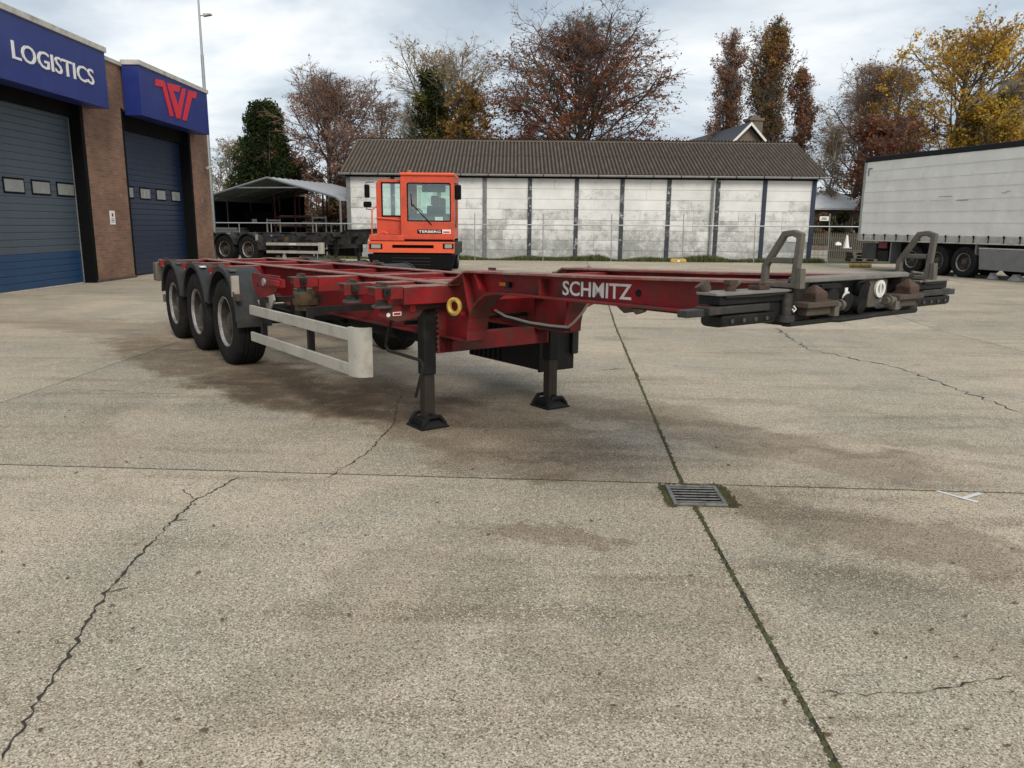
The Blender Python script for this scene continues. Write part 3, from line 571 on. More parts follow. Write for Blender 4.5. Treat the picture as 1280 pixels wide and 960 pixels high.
            b = MB(); b.cyl((9.92, .91 * s, 1.30), (9.87, .80 * s, 1.318), .011, n=8); B(b, 'lock_handle', M['olive'], ap)
            b = MB(); b.box(9.90, 9.97, *sorted((.70 * s, .78 * s)), 1.281, 1.303); b.box(9.915, 9.955, *sorted((.715 * s, .765 * s)), 1.303, 1.318); B(b, 'stop_block', M['rust'], ap, bevel=.004)
            # container guide: leaning A-shaped frame with a cross bar
            vg = .575 if s > 0 else -.70; g0, g1 = vg - .017, vg + .017
            b = MB()
            O = [(9.83, 1.286), (10.03, 1.286), (10.045, 1.545), (9.995, 1.562), (9.935, 1.555), (9.83, 1.39)]
            I = [(9.860, 1.308), (9.998, 1.308), (10.014, 1.522), (9.985, 1.534), (9.95, 1.528), (9.860, 1.384)]
            b.frame(O, I, 1, g0, g1); b.box(9.855, 10.003, g0 + .004, g1 - .004, 1.402, 1.43); gd = B(b, 'container_guide', M['olive'], bevel=.005)
            b = MB(); b.prism([(10.032, 1.286), (10.06, 1.286), (10.055, 1.38), (10.036, 1.38)], 1, g0 - .004, g1 + .004); B(b, 'guide_stop', M['olive'], gd)
            # shelf with a peaked cone at the very front
            q0, q1 = sorted((.29 * s, .55 * s))
            b = MB(); b.box(9.96, 10.085, q0, q1, 1.19, 1.218); b.box(9.96, 10.06, q0 + .03, q1 - .03, 1.15, 1.189); sh = B(b, 'shelf', M['rustolive'], bevel=.006)
            c0 = .42 * s if s > 0 else -.47; hv, z0_ = .05, 1.218
            b = MB(); b.add([(9.98, c0 - hv, z0_), (10.07, c0 - hv, z0_), (10.07, c0 + hv, z0_), (9.98, c0 + hv, z0_), (9.98, c0 - hv, z0_ + .042), (10.07, c0 - hv, z0_ + .042), (10.07, c0 + hv, z0_ + .042), (9.98, c0 + hv, z0_ + .042), (10.015, c0 - .01, z0_ + .078), (10.035, c0 - .01, z0_ + .078), (10.035, c0 + .01, z0_ + .078), (10.015, c0 + .01, z0_ + .078)],
                             [(0, 3, 2, 1), (0, 1, 5, 4), (1, 2, 6, 5), (2, 3, 7, 6), (3, 0, 4, 7), (4, 5, 9, 8), (5, 6, 10, 9), (6, 7, 11, 10), (7, 4, 8, 11), (8, 9, 10, 11)]); B(b, 'cone', M['rust'], sh, bevel=.006)
            b = MB(); b.box(9.975, 10.08, c0 - hv - .012, c0 + hv + .012, 1.2185, 1.226); B(b, 'cone_base', M['rust'], sh)
            b = MB(); b.cyl((10.05, .29 * s, 1.19), (10.05, .20 * s, 1.19), .02, n=10); b.cyl((10.05, .24 * s, 1.19), (10.05, .225 * s, 1.19), .03, n=12); b.box(10.04, 10.075, *sorted((.27 * s, .31 * s)), 1.14, 1.188); B(b, 'shelf_pin', M['olive'], sh, smooth=True)
M['legrust'] = mat('rusty leg steel', (.026, .02, .015), .6, .2, var=.35, scale=12, dirt=[((.10, .055, .02), .58, .74, 7)], bump=(.2, 40))
M['rustolive'] = mat('rust-stained steel', (.075, .056, .04), .75, .1, var=.3, scale=12, dirt=[((.06, .045, .035), .48, .7, 8)], bump=(.4, 60))
TH = -.9444
ct = thing('container_chassis', 'empty red skeletal container trailer standing on its black landing legs', 'trailer', (-4.05, 12.18, 0), TH)
TAU = .0133
chassis(ct, TAU, M['red'], M['flange'], grimy=M['redgrimy'])
ctf = lambda p: (p[0], -p[1], p[2] + TAU * p[0])
# white lettering on the gooseneck, round hole, lamp, tow ring, hose, stickers
letters('SCHMITZ', .66, .098, .003, (8.52, .5105, 1.187), (1, 0, .016), (0, 0, 1), 'lettering', M['white'], ct, bold=.016, tf=lambda p: ctf(p))
b = MB(); b.cyl((8.905, .507, 1.19), (8.905, .5125, 1.19), .022, n=20); b.build('web_hole', mat('hole', (.004, .004, .004), .9), ct, tf=ctf)
b = MB(); b.box(7.46, 7.56, .509, .53, 1.155, 1.185); b.build('side_lamp', M['amber'], ct, tf=ctf, bevel=.006)
b = MB(); b.box(7.56, 7.6, .509, .54, 1.15, 1.19); b.build('lamp_bracket', M['black'], ct, tf=ctf, bevel=.003)
b = MB(); b.lathe([(.034, -.012), (.048, -.022), (.064, -.012), (.066, .012), (.048, .022), (.036, .012), (.034, -.012)], n=28)
b.v = [(6.985 + p[0] * .88 + p[1] * .47, .63 - p[0] * .47 + p[1] * .88, .97 + p[2] * 1.12) for p in b.v]; b.build('tow_ring', M['yellow'], ct, tf=ctf, smooth=True)
b = MB(); b.box(6.96, 7.03, .46, .60, .90, .925); b.build('ring_bracket', M['red'], ct, tf=ctf)
hp = [(7.28, .44, .955), (7.42, .44, .92), (7.7, .42, .895), (7.95, .42, .895), (8.16, .43, .905), (8.24, .44, .95), (8.34, .45, 1.03), (8.42, .46, 1.12)]
b = MB(); b.tube(hp, .009, 8); b.build('hose', M['hose'], ct, tf=ctf, smooth=True)
b = MB(); b.tube([(p[0], p[1] - .012, p[2] - .02) for p in hp[:5]], .012, 8); b.build('cable', M['black'], ct, tf=ctf, smooth=True)
b = MB(); b.prism([(8.0, 1.10), (8.45, 1.115), (8.47, 1.03), (8.42, 1.0), (8.34, 1.0), (8.26, .985), (8.18, 1.03), (8.1, 1.05)], 1, -.03, .0); b.build('hook_plate', M['rust'], ct, tf=ctf, bevel=.004)
b = MB(); b.cyl((8.40, -.06, 1.02), (8.47, .08, 1.02), .022, n=12); b.build('hook_pin', M['rust'], ct, tf=ctf)
b = MB(); b.cyl((6.712, 1.08, .905), (6.716, 1.08, .905), .017, n=14); b.build('round_sticker', M['white'], ct, tf=ctf)
b = MB(); b.box(6.712, 6.716, .965, 1.04, .895, .925); b.build('sticker', M['white'], ct, tf=ctf)
b = MB(); b.box(6.7165, 6.718, .972, 1.033, .901, .919); b.build('sticker_print', M['redrefl'], ct, tf=ctf)
b = MB(); b.cyl((6.712, .86, .945), (6.718, .86, .945), .03, n=18); b.build('reflector', M['redrefl'], ct, tf=ctf)

# ------------------------------------------------------------------ the workshop building on the left
def brick_mat(name, c1, c2, mortar, ax='X', bw=.22, bh=.072):
    m = bpy.data.materials.new(name); m.use_nodes = True; t = m.node_tree; n = t.nodes; l = t.links; b = n['Principled BSDF']
    g = n.new('ShaderNodeNewGeometry'); s = n.new('ShaderNodeSeparateXYZ'); l.new(g.outputs['Position'], s.inputs[0])
    ad = n.new('ShaderNodeMath'); ad.operation = 'ADD'; l.new(s.outputs[0], ad.inputs[0]); l.new(s.outputs[1], ad.inputs[1])
    c = n.new('ShaderNodeCombineXYZ'); l.new(ad.outputs[0], c.inputs[0]); l.new(s.outputs[2], c.inputs[1])
    bt = n.new('ShaderNodeTexBrick'); l.new(c.outputs[0], bt.inputs[0]); bt.inputs['Scale'].default_value = 1; bt.inputs['Brick Width'].default_value = bw; bt.inputs['Row Height'].default_value = bh
    bt.inputs['Mortar Size'].default_value = .006; bt.inputs['Mortar Smooth'].default_value = .3; bt.inputs['Color1'].default_value = (*c1, 1); bt.inputs['Color2'].default_value = (*c2, 1); bt.inputs['Mortar'].default_value = (*mortar, 1)
    ns = n.new('ShaderNodeTexNoise'); ns.inputs['Scale'].default_value = 1.1; ns.inputs['Detail'].default_value = 7; l.new(g.outputs['Position'], ns.inputs['Vector'])
    mr = n.new('ShaderNodeMapRange'); l.new(ns.outputs[0], mr.inputs[0]); mr.inputs[1].default_value = .3; mr.inputs[2].default_value = .7; mr.inputs[3].default_value = .72; mr.inputs[4].default_value = 1.2
    mm = n.new('ShaderNodeMix'); mm.data_type = 'RGBA'; mm.blend_type = 'MULTIPLY'; mm.inputs[0].default_value = 1; l.new(bt.outputs[0], mm.inputs[6]); l.new(mr.outputs[0], mm.inputs[7])
    n2 = n.new('ShaderNodeTexNoise'); n2.inputs['Scale'].default_value = 3; n2.inputs['Detail'].default_value = 8; l.new(g.outputs['Position'], n2.inputs['Vector'])
    r2 = n.new('ShaderNodeMapRange'); l.new(n2.outputs[0], r2.inputs[0]); r2.inputs[1].default_value = .66; r2.inputs[2].default_value = .74; r2.inputs[4].default_value = .5
    m2 = n.new('ShaderNodeMix'); m2.data_type = 'RGBA'; l.new(r2.outputs[0], m2.inputs[0]); l.new(mm.outputs[2], m2.inputs[6]); m2.inputs[7].default_value = (.42, .35, .29, 1)
    l.new(m2.outputs[2], b.inputs['Base Color']); b.inputs['Roughness'].default_value = .9
    bp = n.new('ShaderNodeBump'); bp.inputs['Strength'].default_value = .6; bp.inputs['Distance'].default_value = .008; bp.invert = True; l.new(bt.outputs['Fac'], bp.inputs['Height']); l.new(bp.outputs[0], b.inputs['Normal'])
    return m
M['brick'] = brick_mat('red-brown brick', (.26, .135, .082), (.18, .092, .058), (.21, .175, .14))
M['brickdark'] = brick_mat('dark brick', (.11, .07, .05), (.075, .05, .04), (.13, .115, .10))
M['doorgrey'] = mat('grey-blue door panel', (.062, .086, .108), .45, var=.16, scale=2.5, dirt=[((.035, .045, .055), .5, .8, 1.5)])
M['doorblue'] = mat('blue door panel', (.012, .05, .125), .45, var=.15, scale=2.5)
M['doornavy'] = mat('navy door panel', (.010, .022, .055), .4, var=.2, scale=2.5)
M['jamb'] = mat('black door jamb', (.004, .004, .0045), .7, var=.3, spec=.12)
M['signblue'] = mat('blue fascia', (.012, .026, .17), .4, var=.12, scale=1.5, dirt=[((.024, .042, .19), .5, .8, .8)])
M['coping'] = mat('grey roof coping', (.50, .48, .43), .6, var=.2, scale=5, dirt=[((.25, .23, .2), .5, .72, 3)])
M['pane'] = mat('milky door window', (.24, .25, .235), .25, var=.15, scale=3)
M['logored'] = mat('red logo', (.62, .02, .035), .45, var=.06)
WX, DX, SX = -10.7, -11.02, -10.2
bl = thing('workshop_building', 'brick workshop with two tall blue roller doors beside the yard', 'building', (WX, 20, 0))
def T(b): b.v = [(x - WX, y - 20, z) for x, y, z in b.v]; return b
Z1 = 5.81
def pillar(y0, y1, n): T(MB().box(WX - .6, WX, y0, y1, 0, Z1)).build(n, M['brick'], bl)
pillar(10.0, 15.2, 'wall'); pillar(20.02, 21.95, 'wall'); pillar(26.5, 27.95, 'wall')
T(MB().box(WX - .6, WX - .02, 15.2, 20.02, 4.62, Z1)).build('lintel', M['brick'], bl)
T(MB().box(WX - .6, WX - .02, 21.95, 26.5, 4.70, Z1)).build('lintel', M['brick'], bl)
T(MB().box(WX - 14, WX - .6, 27.65, 27.95, 0, Z1)).build('end_wall', M['brick'], bl)
T(MB().box(WX - 14, WX - .6, 10, 27.65, 5.5, Z1)).build('roof', M['jamb'], bl)
T(MB().box(WX - .64, WX + .05, 10, 28.0, Z1 + .002, Z1 + .11)).build('coping', M['coping'], bl, bevel=.01)
T(MB().box(WX - .6, WX + .02, 19.97, 22.0, 0, .22)).build('plinth', M['brickdark'], bl)
for (y0, y1, two) in ((15.2, 20.02, 0), (21.95, 26.5, 1)):
    for ya, yb in ((y0 + .002, y0 + .12), (y1 - .14, y1 - .002)): T(MB().box(DX - .12, WX - .004, ya, yb, .1, 4.72)).build('jamb', M['jamb'], bl)
    T(MB().box(DX - .12, WX - .2, y0 + .12, y1 - .14, 4.22, 4.72)).build('jamb', M['jamb'], bl)
    dr = bpy.data.objects.new('roller_door', None); COL.objects.link(dr); dr.parent = bl
    tag(dr, 'navy sectional door with a row of small windows' if two else 'grey sectional door with a plain blue bottom edge')
    ya, yb = y0 + .12, y1 - .14; z = .17; k = 0; first = None
    while z < 4.25:                                                  # each rib of the sectional door
        h_ = .158
        low = z < .9 and not two
        b = T(MB().prism([(DX - .04, 0), (DX - .004, .004), (DX, .016), (DX, h_ - .016), (DX - .004, h_ - .004), (DX - .04, h_)], 1, ya, yb))
        if first is None or (not two and first[1] != low):
            o = b.build('panel', M['doorblue'] if low else (M['doornavy'] if two else M['doorgrey']), dr); first = (o, low); o.location = (0, 0, z)
        else: piece(first[0], loc=(0, 0, z), parent=dr)
        z += h_
    T(MB().box(DX - .03, DX + .004, ya, yb, .145, .169)).build('bottom_seal', M['coping'] if not two else M['jamb'], dr)
    wins = [(15.45, 16.1), (16.18, 16.82), (17.13, 17.83), (18.13, 18.82), (19.12, 19.84)] if not two else [(22.3, 22.92), (23.35, 23.98), (24.41, 25.02), (25.47, 26.1)]
    for (wa, wb) in wins:
        za, zb = (2.31, 2.60) if not two else (2.37, 2.67)
        o = T(MB().box(DX - .01, DX + .012, wa - .03, wb + .03, za - .03, zb + .03)).build('door_window', M['jamb'], dr, bevel=.01)
        T(MB().box(DX + .0125, DX + .016, wa + .015, wb - .015, za + .015, zb - .015)).build('pane', M['pane'], o)
T(MB().box(DX + .01, DX + .03, 19.86, 19.885, .17, 4.2)).build('door_track', M['metal'], bl)
b = T(MB().box(DX + .02, DX + .12, 20.0, 20.015, 1.9, 1.94)); b.build('latch', M['metal'], bl)
def fascia(name, label, y0, y1, z0, z1):
    f = thing(name, label, 'sign', (SX, y0, z0))
    w_ = y1 - y0; b = MB(); b.box(-.48, 0, 0, w_, 0, z1 - z0); b.build('sign_box', M['signblue'], f, bevel=.006)
    b = MB(); b.box(-.48, .04, -.04, w_ + .04, z1 - z0 + .002, z1 - z0 + .13); b.build('coping', M['coping'], f, bevel=.008)
    for k in range(1, int(w_ / 1.6) + 1):
        MB().box(.0005, .0015, k * 1.6 - .003, k * 1.6 + .003, .002, z1 - z0 - .002).build('seam', M['doorblue'], f)
    return f
s1 = fascia('fascia_sign', 'blue fascia sign with white lettering LOGISTICS above the grey door', 14.6, 20.36, 4.47, 5.80)
letters('LOGISTICS', 3.1, .36, .02, (.012, 18.17 - 14.6, 5.10 - 4.47), (0, 1, 0), (0, 0, 1), 'lettering', M['white'], s1, bold=.006)
s2 = fascia('fascia_sign', 'blue fascia sign with angular red logo above the navy door', 22.15, 26.9, 4.56, 5.86)
def lg(x, y): p = atX(130 + x / 6.86, 60 + y / 6.86, SX); return (p[1] - 22.15, p[2] - 4.56)
for poly in ([(438, 265), (505, 280), (520, 305), (592, 588), (562, 582), (496, 335), (440, 322)],
             [(535, 298), (650, 325), (637, 380), (590, 369), (634, 500), (668, 345), (697, 350), (650, 606), (618, 604), (545, 345)],
             [(722, 362), (790, 378), (782, 434), (750, 426), (702, 624), (672, 617)]):
    b = MB(); b.prism([lg(*p) for p in poly], 0, .004, .022); b.build('logo_stroke', M['logored'], s2)
nb = thing('notice_plate', 'small white notice plate fixed to the brick pillar', 'sign', (WX + .003, 20.85, 1.62))
MB().box(0, .012, 0, .26, 0, .36).build('plate', M['white'], nb, bevel=.003)
b = MB()
b.cyl((.0125, .13, .25), (.0145, .13, .25), .05, n=14); b.build('symbol', M['redrefl'], nb)
for k in range(3): MB().box(.0125, .0135, .05, .21, .06 + .04 * k, .075 + .04 * k).build('print_line', M['jamb'], nb)
# lamp mast behind the building
p0 = at(261, 240, 32.0); lm = thing('lamp_mast', 'tall thin grey lamp mast with a single floodlight behind the workshop', 'lamp post', (float(at(255, 105, 32)[0]), 32, .1))
b = MB(); b.cyl((0, 0, 0), (0, 0, 8.0), .085, .06, 10); b.cyl((0, 0, 8.0), (0, 0, 10.6), .05, .035, 8); b.build('pole', M['metal'], lm, smooth=True)
zt = float(at(258, 20, 32)[2]) - .1
b = MB(); b.cyl((0, 0, zt), (.28, -.1, zt + .02), .02, n=8); b.build('arm', M['metal'], lm)
b = MB(); b.prism([(.2, -.06), (.52, .0), (.52, .05), (.22, .06)], 1, -.22, -.02); b.v = [(x, y, z + zt) for x, y, z in b.v]; b.build('floodlight', M['coping'], lm, bevel=.02)
cw = thing('wall_camera', 'small security camera on the end corner of the brick wall', 'camera', (WX + .002, 27.5, 3.55))
b = MB(); b.cyl((0, .15, 0), (.16, .15, .0), .02, n=8); b.build('bracket', M['coping'], cw)
b = MB(); b.cyl((.16, -.08, -.02), (.16, .22, .02), .05, n=12); b.build('housing', M['coping'], cw, smooth=True)

# ------------------------------------------------------------------ concrete-panel shed at the back
def shed_wall_mat():
    m = bpy.data.materials.new('flaking white paint on concrete'); m.use_nodes = True; t = m.node_tree; n = t.nodes; l = t.links; b = n['Principled BSDF']
    g = n.new('ShaderNodeNewGeometry'); s = n.new('ShaderNodeSeparateXYZ'); l.new(g.outputs['Position'], s.inputs[0]); oi = n.new('ShaderNodeObjectInfo')
    def noise(sc_, d=8, r=.65):
        q = n.new('ShaderNodeTexNoise'); q.inputs['Scale'].default_value = sc_; q.inputs['Detail'].default_value = d; q.inputs['Roughness'].default_value = r; l.new(g.outputs['Position'], q.inputs['Vector']); return q.outputs[0]
    def math_(op, a, c):
        q = n.new('ShaderNodeMath'); q.operation = op
        for i, v in enumerate((a, c)):
            if isinstance(v, (int, float)): q.inputs[i].default_value = v
            else: l.new(v, q.inputs[i])
        return q.outputs[0]
    def rng(x, a, b_, c, d):
        q = n.new('ShaderNodeMapRange'); l.new(x, q.inputs[0])
        for i, v in enumerate((a, b_, c, d)): q.inputs[i + 1].default_value = v
        return q.outputs[0]
    # paint loss: noise + panel by panel difference + more low down (splash wear)
    f = math_('ADD', rng(noise(2.6), 0, 1, .15, .85), rng(s.outputs[2], .1, 3.4, .15, -.13)); f = math_('ADD', f, rng(oi.outputs['Random'], 0, 1, -.09, .085)); f = math_('ADD', f, rng(noise(13, 6), .3, .7, -.07, .07))
    mask = rng(f, .44, .66, 0, 1)
    mx_ = n.new('ShaderNodeMix'); mx_.data_type = 'RGBA'; l.new(mask, mx_.inputs[0]); mx_.inputs[6].default_value = (.74, .74, .72, 1)
    q = n.new('ShaderNodeMix'); q.data_type = 'RGBA'; l.new(rng(noise(4), .35, .65, 0, 1), q.inputs[0]); q.inputs[6].default_value = (.42, .42, .40, 1); q.inputs[7].default_value = (.30, .31, .29, 1); l.new(q.outputs[2], mx_.inputs[7])
    q2 = n.new('ShaderNodeMix'); q2.data_type = 'RGBA'; q2.blend_type = 'MULTIPLY'; q2.inputs[0].default_value = 1; l.new(mx_.outputs[2], q2.inputs[6]); l.new(rng(noise(.8, 5), .3, .7, .82, 1.08), q2.inputs[7])
    l.new(q2.outputs[2], b.inputs['Base Color']); b.inputs['Roughness'].default_value = .85
    return m
M['shedwall'] = shed_wall_mat()
M['shedpost'] = mat('dark paint flaking off concrete post', (.045, .05, .062), .8, var=.3, scale=8, dirt=[((.42, .42, .41), .56, .62, 5), ((.22, .22, .21), .55, .7, 2)])
M['postblue'] = mat('navy corner post', (.022, .03, .06), .7, var=.3, scale=8, dirt=[((.42, .42, .41), .66, .7, 6)])
M['postgrey'] = mat('grey post', (.17, .175, .18), .8, var=.3, scale=8, dirt=[((.4, .4, .4), .58, .68, 5)])
M['roofsheet'] = mat('mossy fibre-cement sheet', (.066, .050, .036), .9, var=.35, scale=2.5, dirt=[((.10, .088, .07), .52, .66, 3), ((.025, .025, .018), .55, .72, 6), ((.2, .19, .17), .7, .78, 2.5)], bump=(.5, 30))
M['gutter'] = mat('zinc gutter', (.30, .30, .29), .55, .2, var=.2, scale=6)
SY = 35.8
sh = thing('storage_shed', 'long low shed of flaking white concrete panels with corrugated roof', 'shed', (0, SY, ZF))
px = lambda x: float(at(x, 275, SY)[0])
posts = [px(437), px(492), px(549), px(606), px(662), px(720), px(776.5), px(834.5), px(895), px(953), px(1014)]
ZE = 3.62
base_p = MB().box(0, 1, -.04, .04, .012, .988).build('wall_panel', M['shedwall'], sh)   # unit panel, scaled per bay
rowh = ZE / 8; used = False
for i in range(10):
    x0, x1 = posts[i], posts[i + 1]
    for j in range(8):
        cut = [0, 1] if random.random() < .45 else [0, random.choice((.48, .52, .6, .4)), 1]
        for c0_, c1_ in zip(cut[:-1], cut[1:]):
            o = base_p if not used else piece(base_p, parent=sh); used = True
            o.location = (x0 + (x1 - x0) * c0_ + .004, random.uniform(-.012, .012), j * rowh); o.scale = ((x1 - x0) * (c1_ - c0_) - .008, 1, rowh)
for i, x in enumerate(posts):
    mm = M['postblue'] if i in (9, 10) else (M['postgrey'] if i in (0, 3) else M['shedpost'])
    MB().box(x - .09, x + .09, -.1, .06, -.05, ZE).build('post', mm, sh, bevel=.01)
xl, xr = px(437) - .1, px(1014) + .1
depth = 8.4
for x in (xl + .05, xr - .05): 
    b = MB(); b.prism([(.05, -.05), (depth, -.05), (depth, ZE), (depth / 2, ZE + 1.75), (.05, ZE)], 0, x - .05, x + .05); b.build('gable_wall', M['shedwall'], sh)
MB().box(xl, xr, depth - .1, depth, -.05, ZE).build('back_wall', M['shedwall'], sh)
MB().box(xl, xr, -.12, -.0, ZE + .002, ZE + .12).build('eaves_beam', M['jamb'], sh)
# corrugated sheets: two overlapping rows on each slope, one object per sheet
pitch_l = math.hypot(depth / 2 + .3, 1.9); slope = math.atan2(1.9, depth / 2 + .3)
SWD = 1.06; nw = 6; prof = []
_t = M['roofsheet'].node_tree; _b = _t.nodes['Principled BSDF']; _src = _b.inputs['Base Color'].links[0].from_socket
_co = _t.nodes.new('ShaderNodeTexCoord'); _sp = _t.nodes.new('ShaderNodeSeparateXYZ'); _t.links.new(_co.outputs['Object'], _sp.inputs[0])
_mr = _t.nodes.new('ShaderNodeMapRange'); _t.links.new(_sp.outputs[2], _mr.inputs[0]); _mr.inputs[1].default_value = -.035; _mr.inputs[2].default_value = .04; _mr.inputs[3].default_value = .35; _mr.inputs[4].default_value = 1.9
_mx = _t.nodes.new('ShaderNodeMix'); _mx.data_type = 'RGBA'; _mx.blend_type = 'MULTIPLY'; _mx.inputs[0].default_value = 1; _t.links.new(_src, _mx.inputs[6]); _t.links.new(_mr.outputs[0], _mx.inputs[7]); _t.links.new(_mx.outputs[2], _b.inputs['Base Color'])   # tone follows the wave height: crests lighter, troughs darker
def sheet_mesh(length):
    vs, fs = [], []; k = nw * 8
    for i in range(k + 1):
        x = SWD * i / k; z = .045 * math.sin(2 * math.pi * nw * i / k)
        vs += [(x, 0, z), (x, length, z), (x, 0, z - .012), (x, length, z - .012)]
    for i in range(k):
        a, c = 4 * i, 4 * i + 4; fs += [(a, c, c + 1, a + 1), (a + 2, a + 3, c + 3, c + 2), (a, a + 2, c + 2, c)]
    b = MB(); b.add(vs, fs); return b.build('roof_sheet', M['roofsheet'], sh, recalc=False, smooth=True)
roofx0, roofx1 = px(427) + .05, px(1029)
half = pitch_l / 2
s0 = sheet_mesh(half + .12); n_sh = int((roofx1 - roofx0) / SWD) + 1; wsp = (roofx1 - roofx0) / n_sh
firsts = True
for side in (0, 1):
    for row in (1, 0):
        for i in range(n_sh):
            o = s0 if firsts else piece(s0, parent=sh); firsts = False
            t = row * half - (.0 if row == 0 else .0)
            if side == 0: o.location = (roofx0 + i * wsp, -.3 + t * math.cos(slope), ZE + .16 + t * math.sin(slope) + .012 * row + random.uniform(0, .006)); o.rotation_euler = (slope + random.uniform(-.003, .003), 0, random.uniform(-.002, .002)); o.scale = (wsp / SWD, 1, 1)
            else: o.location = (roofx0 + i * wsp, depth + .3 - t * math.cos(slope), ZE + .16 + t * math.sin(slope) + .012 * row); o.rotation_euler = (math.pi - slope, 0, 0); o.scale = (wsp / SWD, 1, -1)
MB().prism([(depth / 2 - .22, ZE + 1.98), (depth / 2, ZE + 2.11), (depth / 2 + .22, ZE + 1.98), (depth / 2, ZE + 2.08)], 0, roofx0, roofx1).build('ridge_cap', M['roofsheet'], sh)
b = MB(); k = 8; pr = [(-.36 + .075 * math.cos(math.pi + math.pi * i / k), ZE + .14 + .075 * math.sin(math.pi + math.pi * i / k)) for i in range(k + 1)]; pr += [(y * .9 - .036, z + .012) for y, z in pr[::-1]]
b.prism(pr, 0, roofx0 - .05, roofx1 + .05); gt = b.build('gutter', M['gutter'], sh)
for i in range(18):
    x = roofx0 + .5 + i * (roofx1 - roofx0 - 1) / 17; MB().box(x - .015, x + .015, -.45, -.26, ZE + .05, ZE + .15).build('gutter_bracket', M['jamb'], gt)
xd = px(888.5)
b = MB(); b.tube([(xd + .06, -.32, ZE + .1), (xd + .04, -.25, ZE - .05), (xd, -.14, ZE - .2), (xd - .02, -.14, .1)], .05, 10); b.build('downpipe', M['gutter'], sh, smooth=True)
# grass and weeds along the foot of the shed
def grass_patch(name, label, x0, x1, y0, y1, z, n_, hmin, hmax, cols, extra=None):
    g = np.random.default_rng(5); X = g.uniform(x0, x1, n_); Y = g.uniform(y0, y1, n_); hh = g.uniform(hmin, hmax, n_)
    hh *= .5 + .8 * (np.sin(X * 1.7) * np.sin(X * .61 + 2) * .5 + .5)
    if extra is not None: hh *= extra(X)
    a = g.uniform(0, 6.28, n_); wd = g.uniform(.012, .03, n_) ; lx, ly = g.normal(0, .35, n_) * hh, g.normal(0, .35, n_) * hh
    V = np.stack([np.stack([X - wd * np.cos(a), Y - wd * np.sin(a), np.full(n_, z)], 1), np.stack([X + wd * np.cos(a), Y + wd * np.sin(a), np.full(n_, z)], 1), np.stack([X + lx, Y + ly, z + hh], 1)], 1).reshape(-1, 3)
    return tag(np_mesh(name, V, np.arange(3 * n_).reshape(-1, 3), cols, mi=g.integers(0, len(cols), n_)), label, 'grass', kind='stuff')
M['grass1'] = mat('grass', (.07, .105, .025), .8, var=.3, scale=3); M['grass2'] = mat('dry grass', (.15, .14, .05), .8, var=.3, scale=3); M['grass3'] = mat('dark weeds', (.035, .06, .015), .8, var=.3)
grass_patch('grass_verge', 'strip of grass and weeds along the foot of the white shed', posts[0] - 1, posts[-1] + .4, SY - .85, SY - .05, .1, 45000, .06, .27, [M['grass1'], M['grass2'], M['grass3']], lambda X: 1 + .9 * np.exp(-((X - px(752)) / .5) ** 2) + .5 * np.exp(-((X - px(905)) / 1.5) ** 2))

# ------------------------------------------------------------------ tube fence in front of the shed
fn = thing('tube_fence', 'long thin galvanised tube fence running in front of the white shed', 'fence', (0, 34.75, ZF))
FY = 34.75
fx = lambda x, y: float(at(x, y, FY)[0])
for x in (593.5, 679, 764.5, 854.4, 944, 1036.8):
    MB().cyl((fx(x, 300), 0, -.03), (fx(x, 275), 0, float(at(x, 267, FY)[2]) - ZF), .02, n=8).build('post', M['metal'], fn, smooth=True)
for x in (300, 340, 396, 470, 540):
    MB().cyl((fx(x, 300), 0, -.03), (fx(x, 300), 0, 1.56), .02, n=8).build('post', M['metal'], fn, smooth=True)
b = MB(); b.cyl((fx(235, 279), 0, float(at(262, 278.5, FY)[2]) - ZF), (fx(1074, 283), 0, float(at(1074, 283.5, FY)[2]) - ZF), .025, n=8); b.build('rail', M['metal'], fn, smooth=True)
yb = gnd(848, 328, ZF)
fb = thing('fence_foot', 'yellow concrete block at the foot of a fence post', 'block', (float(yb[0]), FY - .06, ZF)); MB().prism([(-.36, 0), (.36, 0), (.33, .13), (.28, .16), (-.28, .16), (-.33, .13)], 1, -.12, .12).build('block', M['yellow'], fb, bevel=.02)
MB().box(-.05, .05, -.124, -.12, .03, .1).build('reflector', M['white'], fb)
st = thing('notice_sign', 'small white sign tied to the fence post beside the navy corner post', 'sign', (fx(1030, 272), FY - .03, float(at(1030, 276, FY)[2])))
MB().box(-.2, .2, -.012, 0, 0, .19).build('plate', M['white'], st, bevel=.003)
for k, (a_, c_) in enumerate([(-.13, .12), (-.1, .1)]): MB().box(a_, c_, -.0145, -.0125, .055 + .05 * k, .085 + .05 * k).build('print_line', M['jamb'], st)

# ------------------------------------------------------------------ orange terminal tractor facing the yard
def glass_mat(name, tint, fac):
    m = bpy.data.materials.new(name); m.use_nodes = True; t = m.node_tree; n = t.nodes; l = t.links; o = n['Material Output']
    tr = n.new('ShaderNodeBsdfTransparent'); tr.inputs[0].default_value = (*tint, 1); gl = n.new('ShaderNodeBsdfGlossy'); gl.inputs['Roughness'].default_value = .03; gl.inputs[0].default_value = (.9, .95, .95, 1)
    mx_ = n.new('ShaderNodeMixShader'); mx_.inputs[0].default_value = fac; l.new(tr.outputs[0], mx_.inputs[1]); l.new(gl.outputs[0], mx_.inputs[2]); l.new(mx_.outputs[0], o.inputs[0]); return m
M['orange'] = mat('orange cab paint', (.60, .07, .026), .45, var=.15, scale=2, dirt=[((.40, .05, .026), .46, .7, 1.6), ((.62, .17, .10), .6, .75, 2.3), ((.14, .05, .03), .6, .74, 5)], coat=.1)
M['orangebright'] = mat('bright orange bumper', (.74, .105, .036), .4, var=.1, dirt=[((.3, .07, .03), .6, .78, 5)])
M['tglass'] = glass_mat('green tinted glass', (.84, .95, .91), .12)
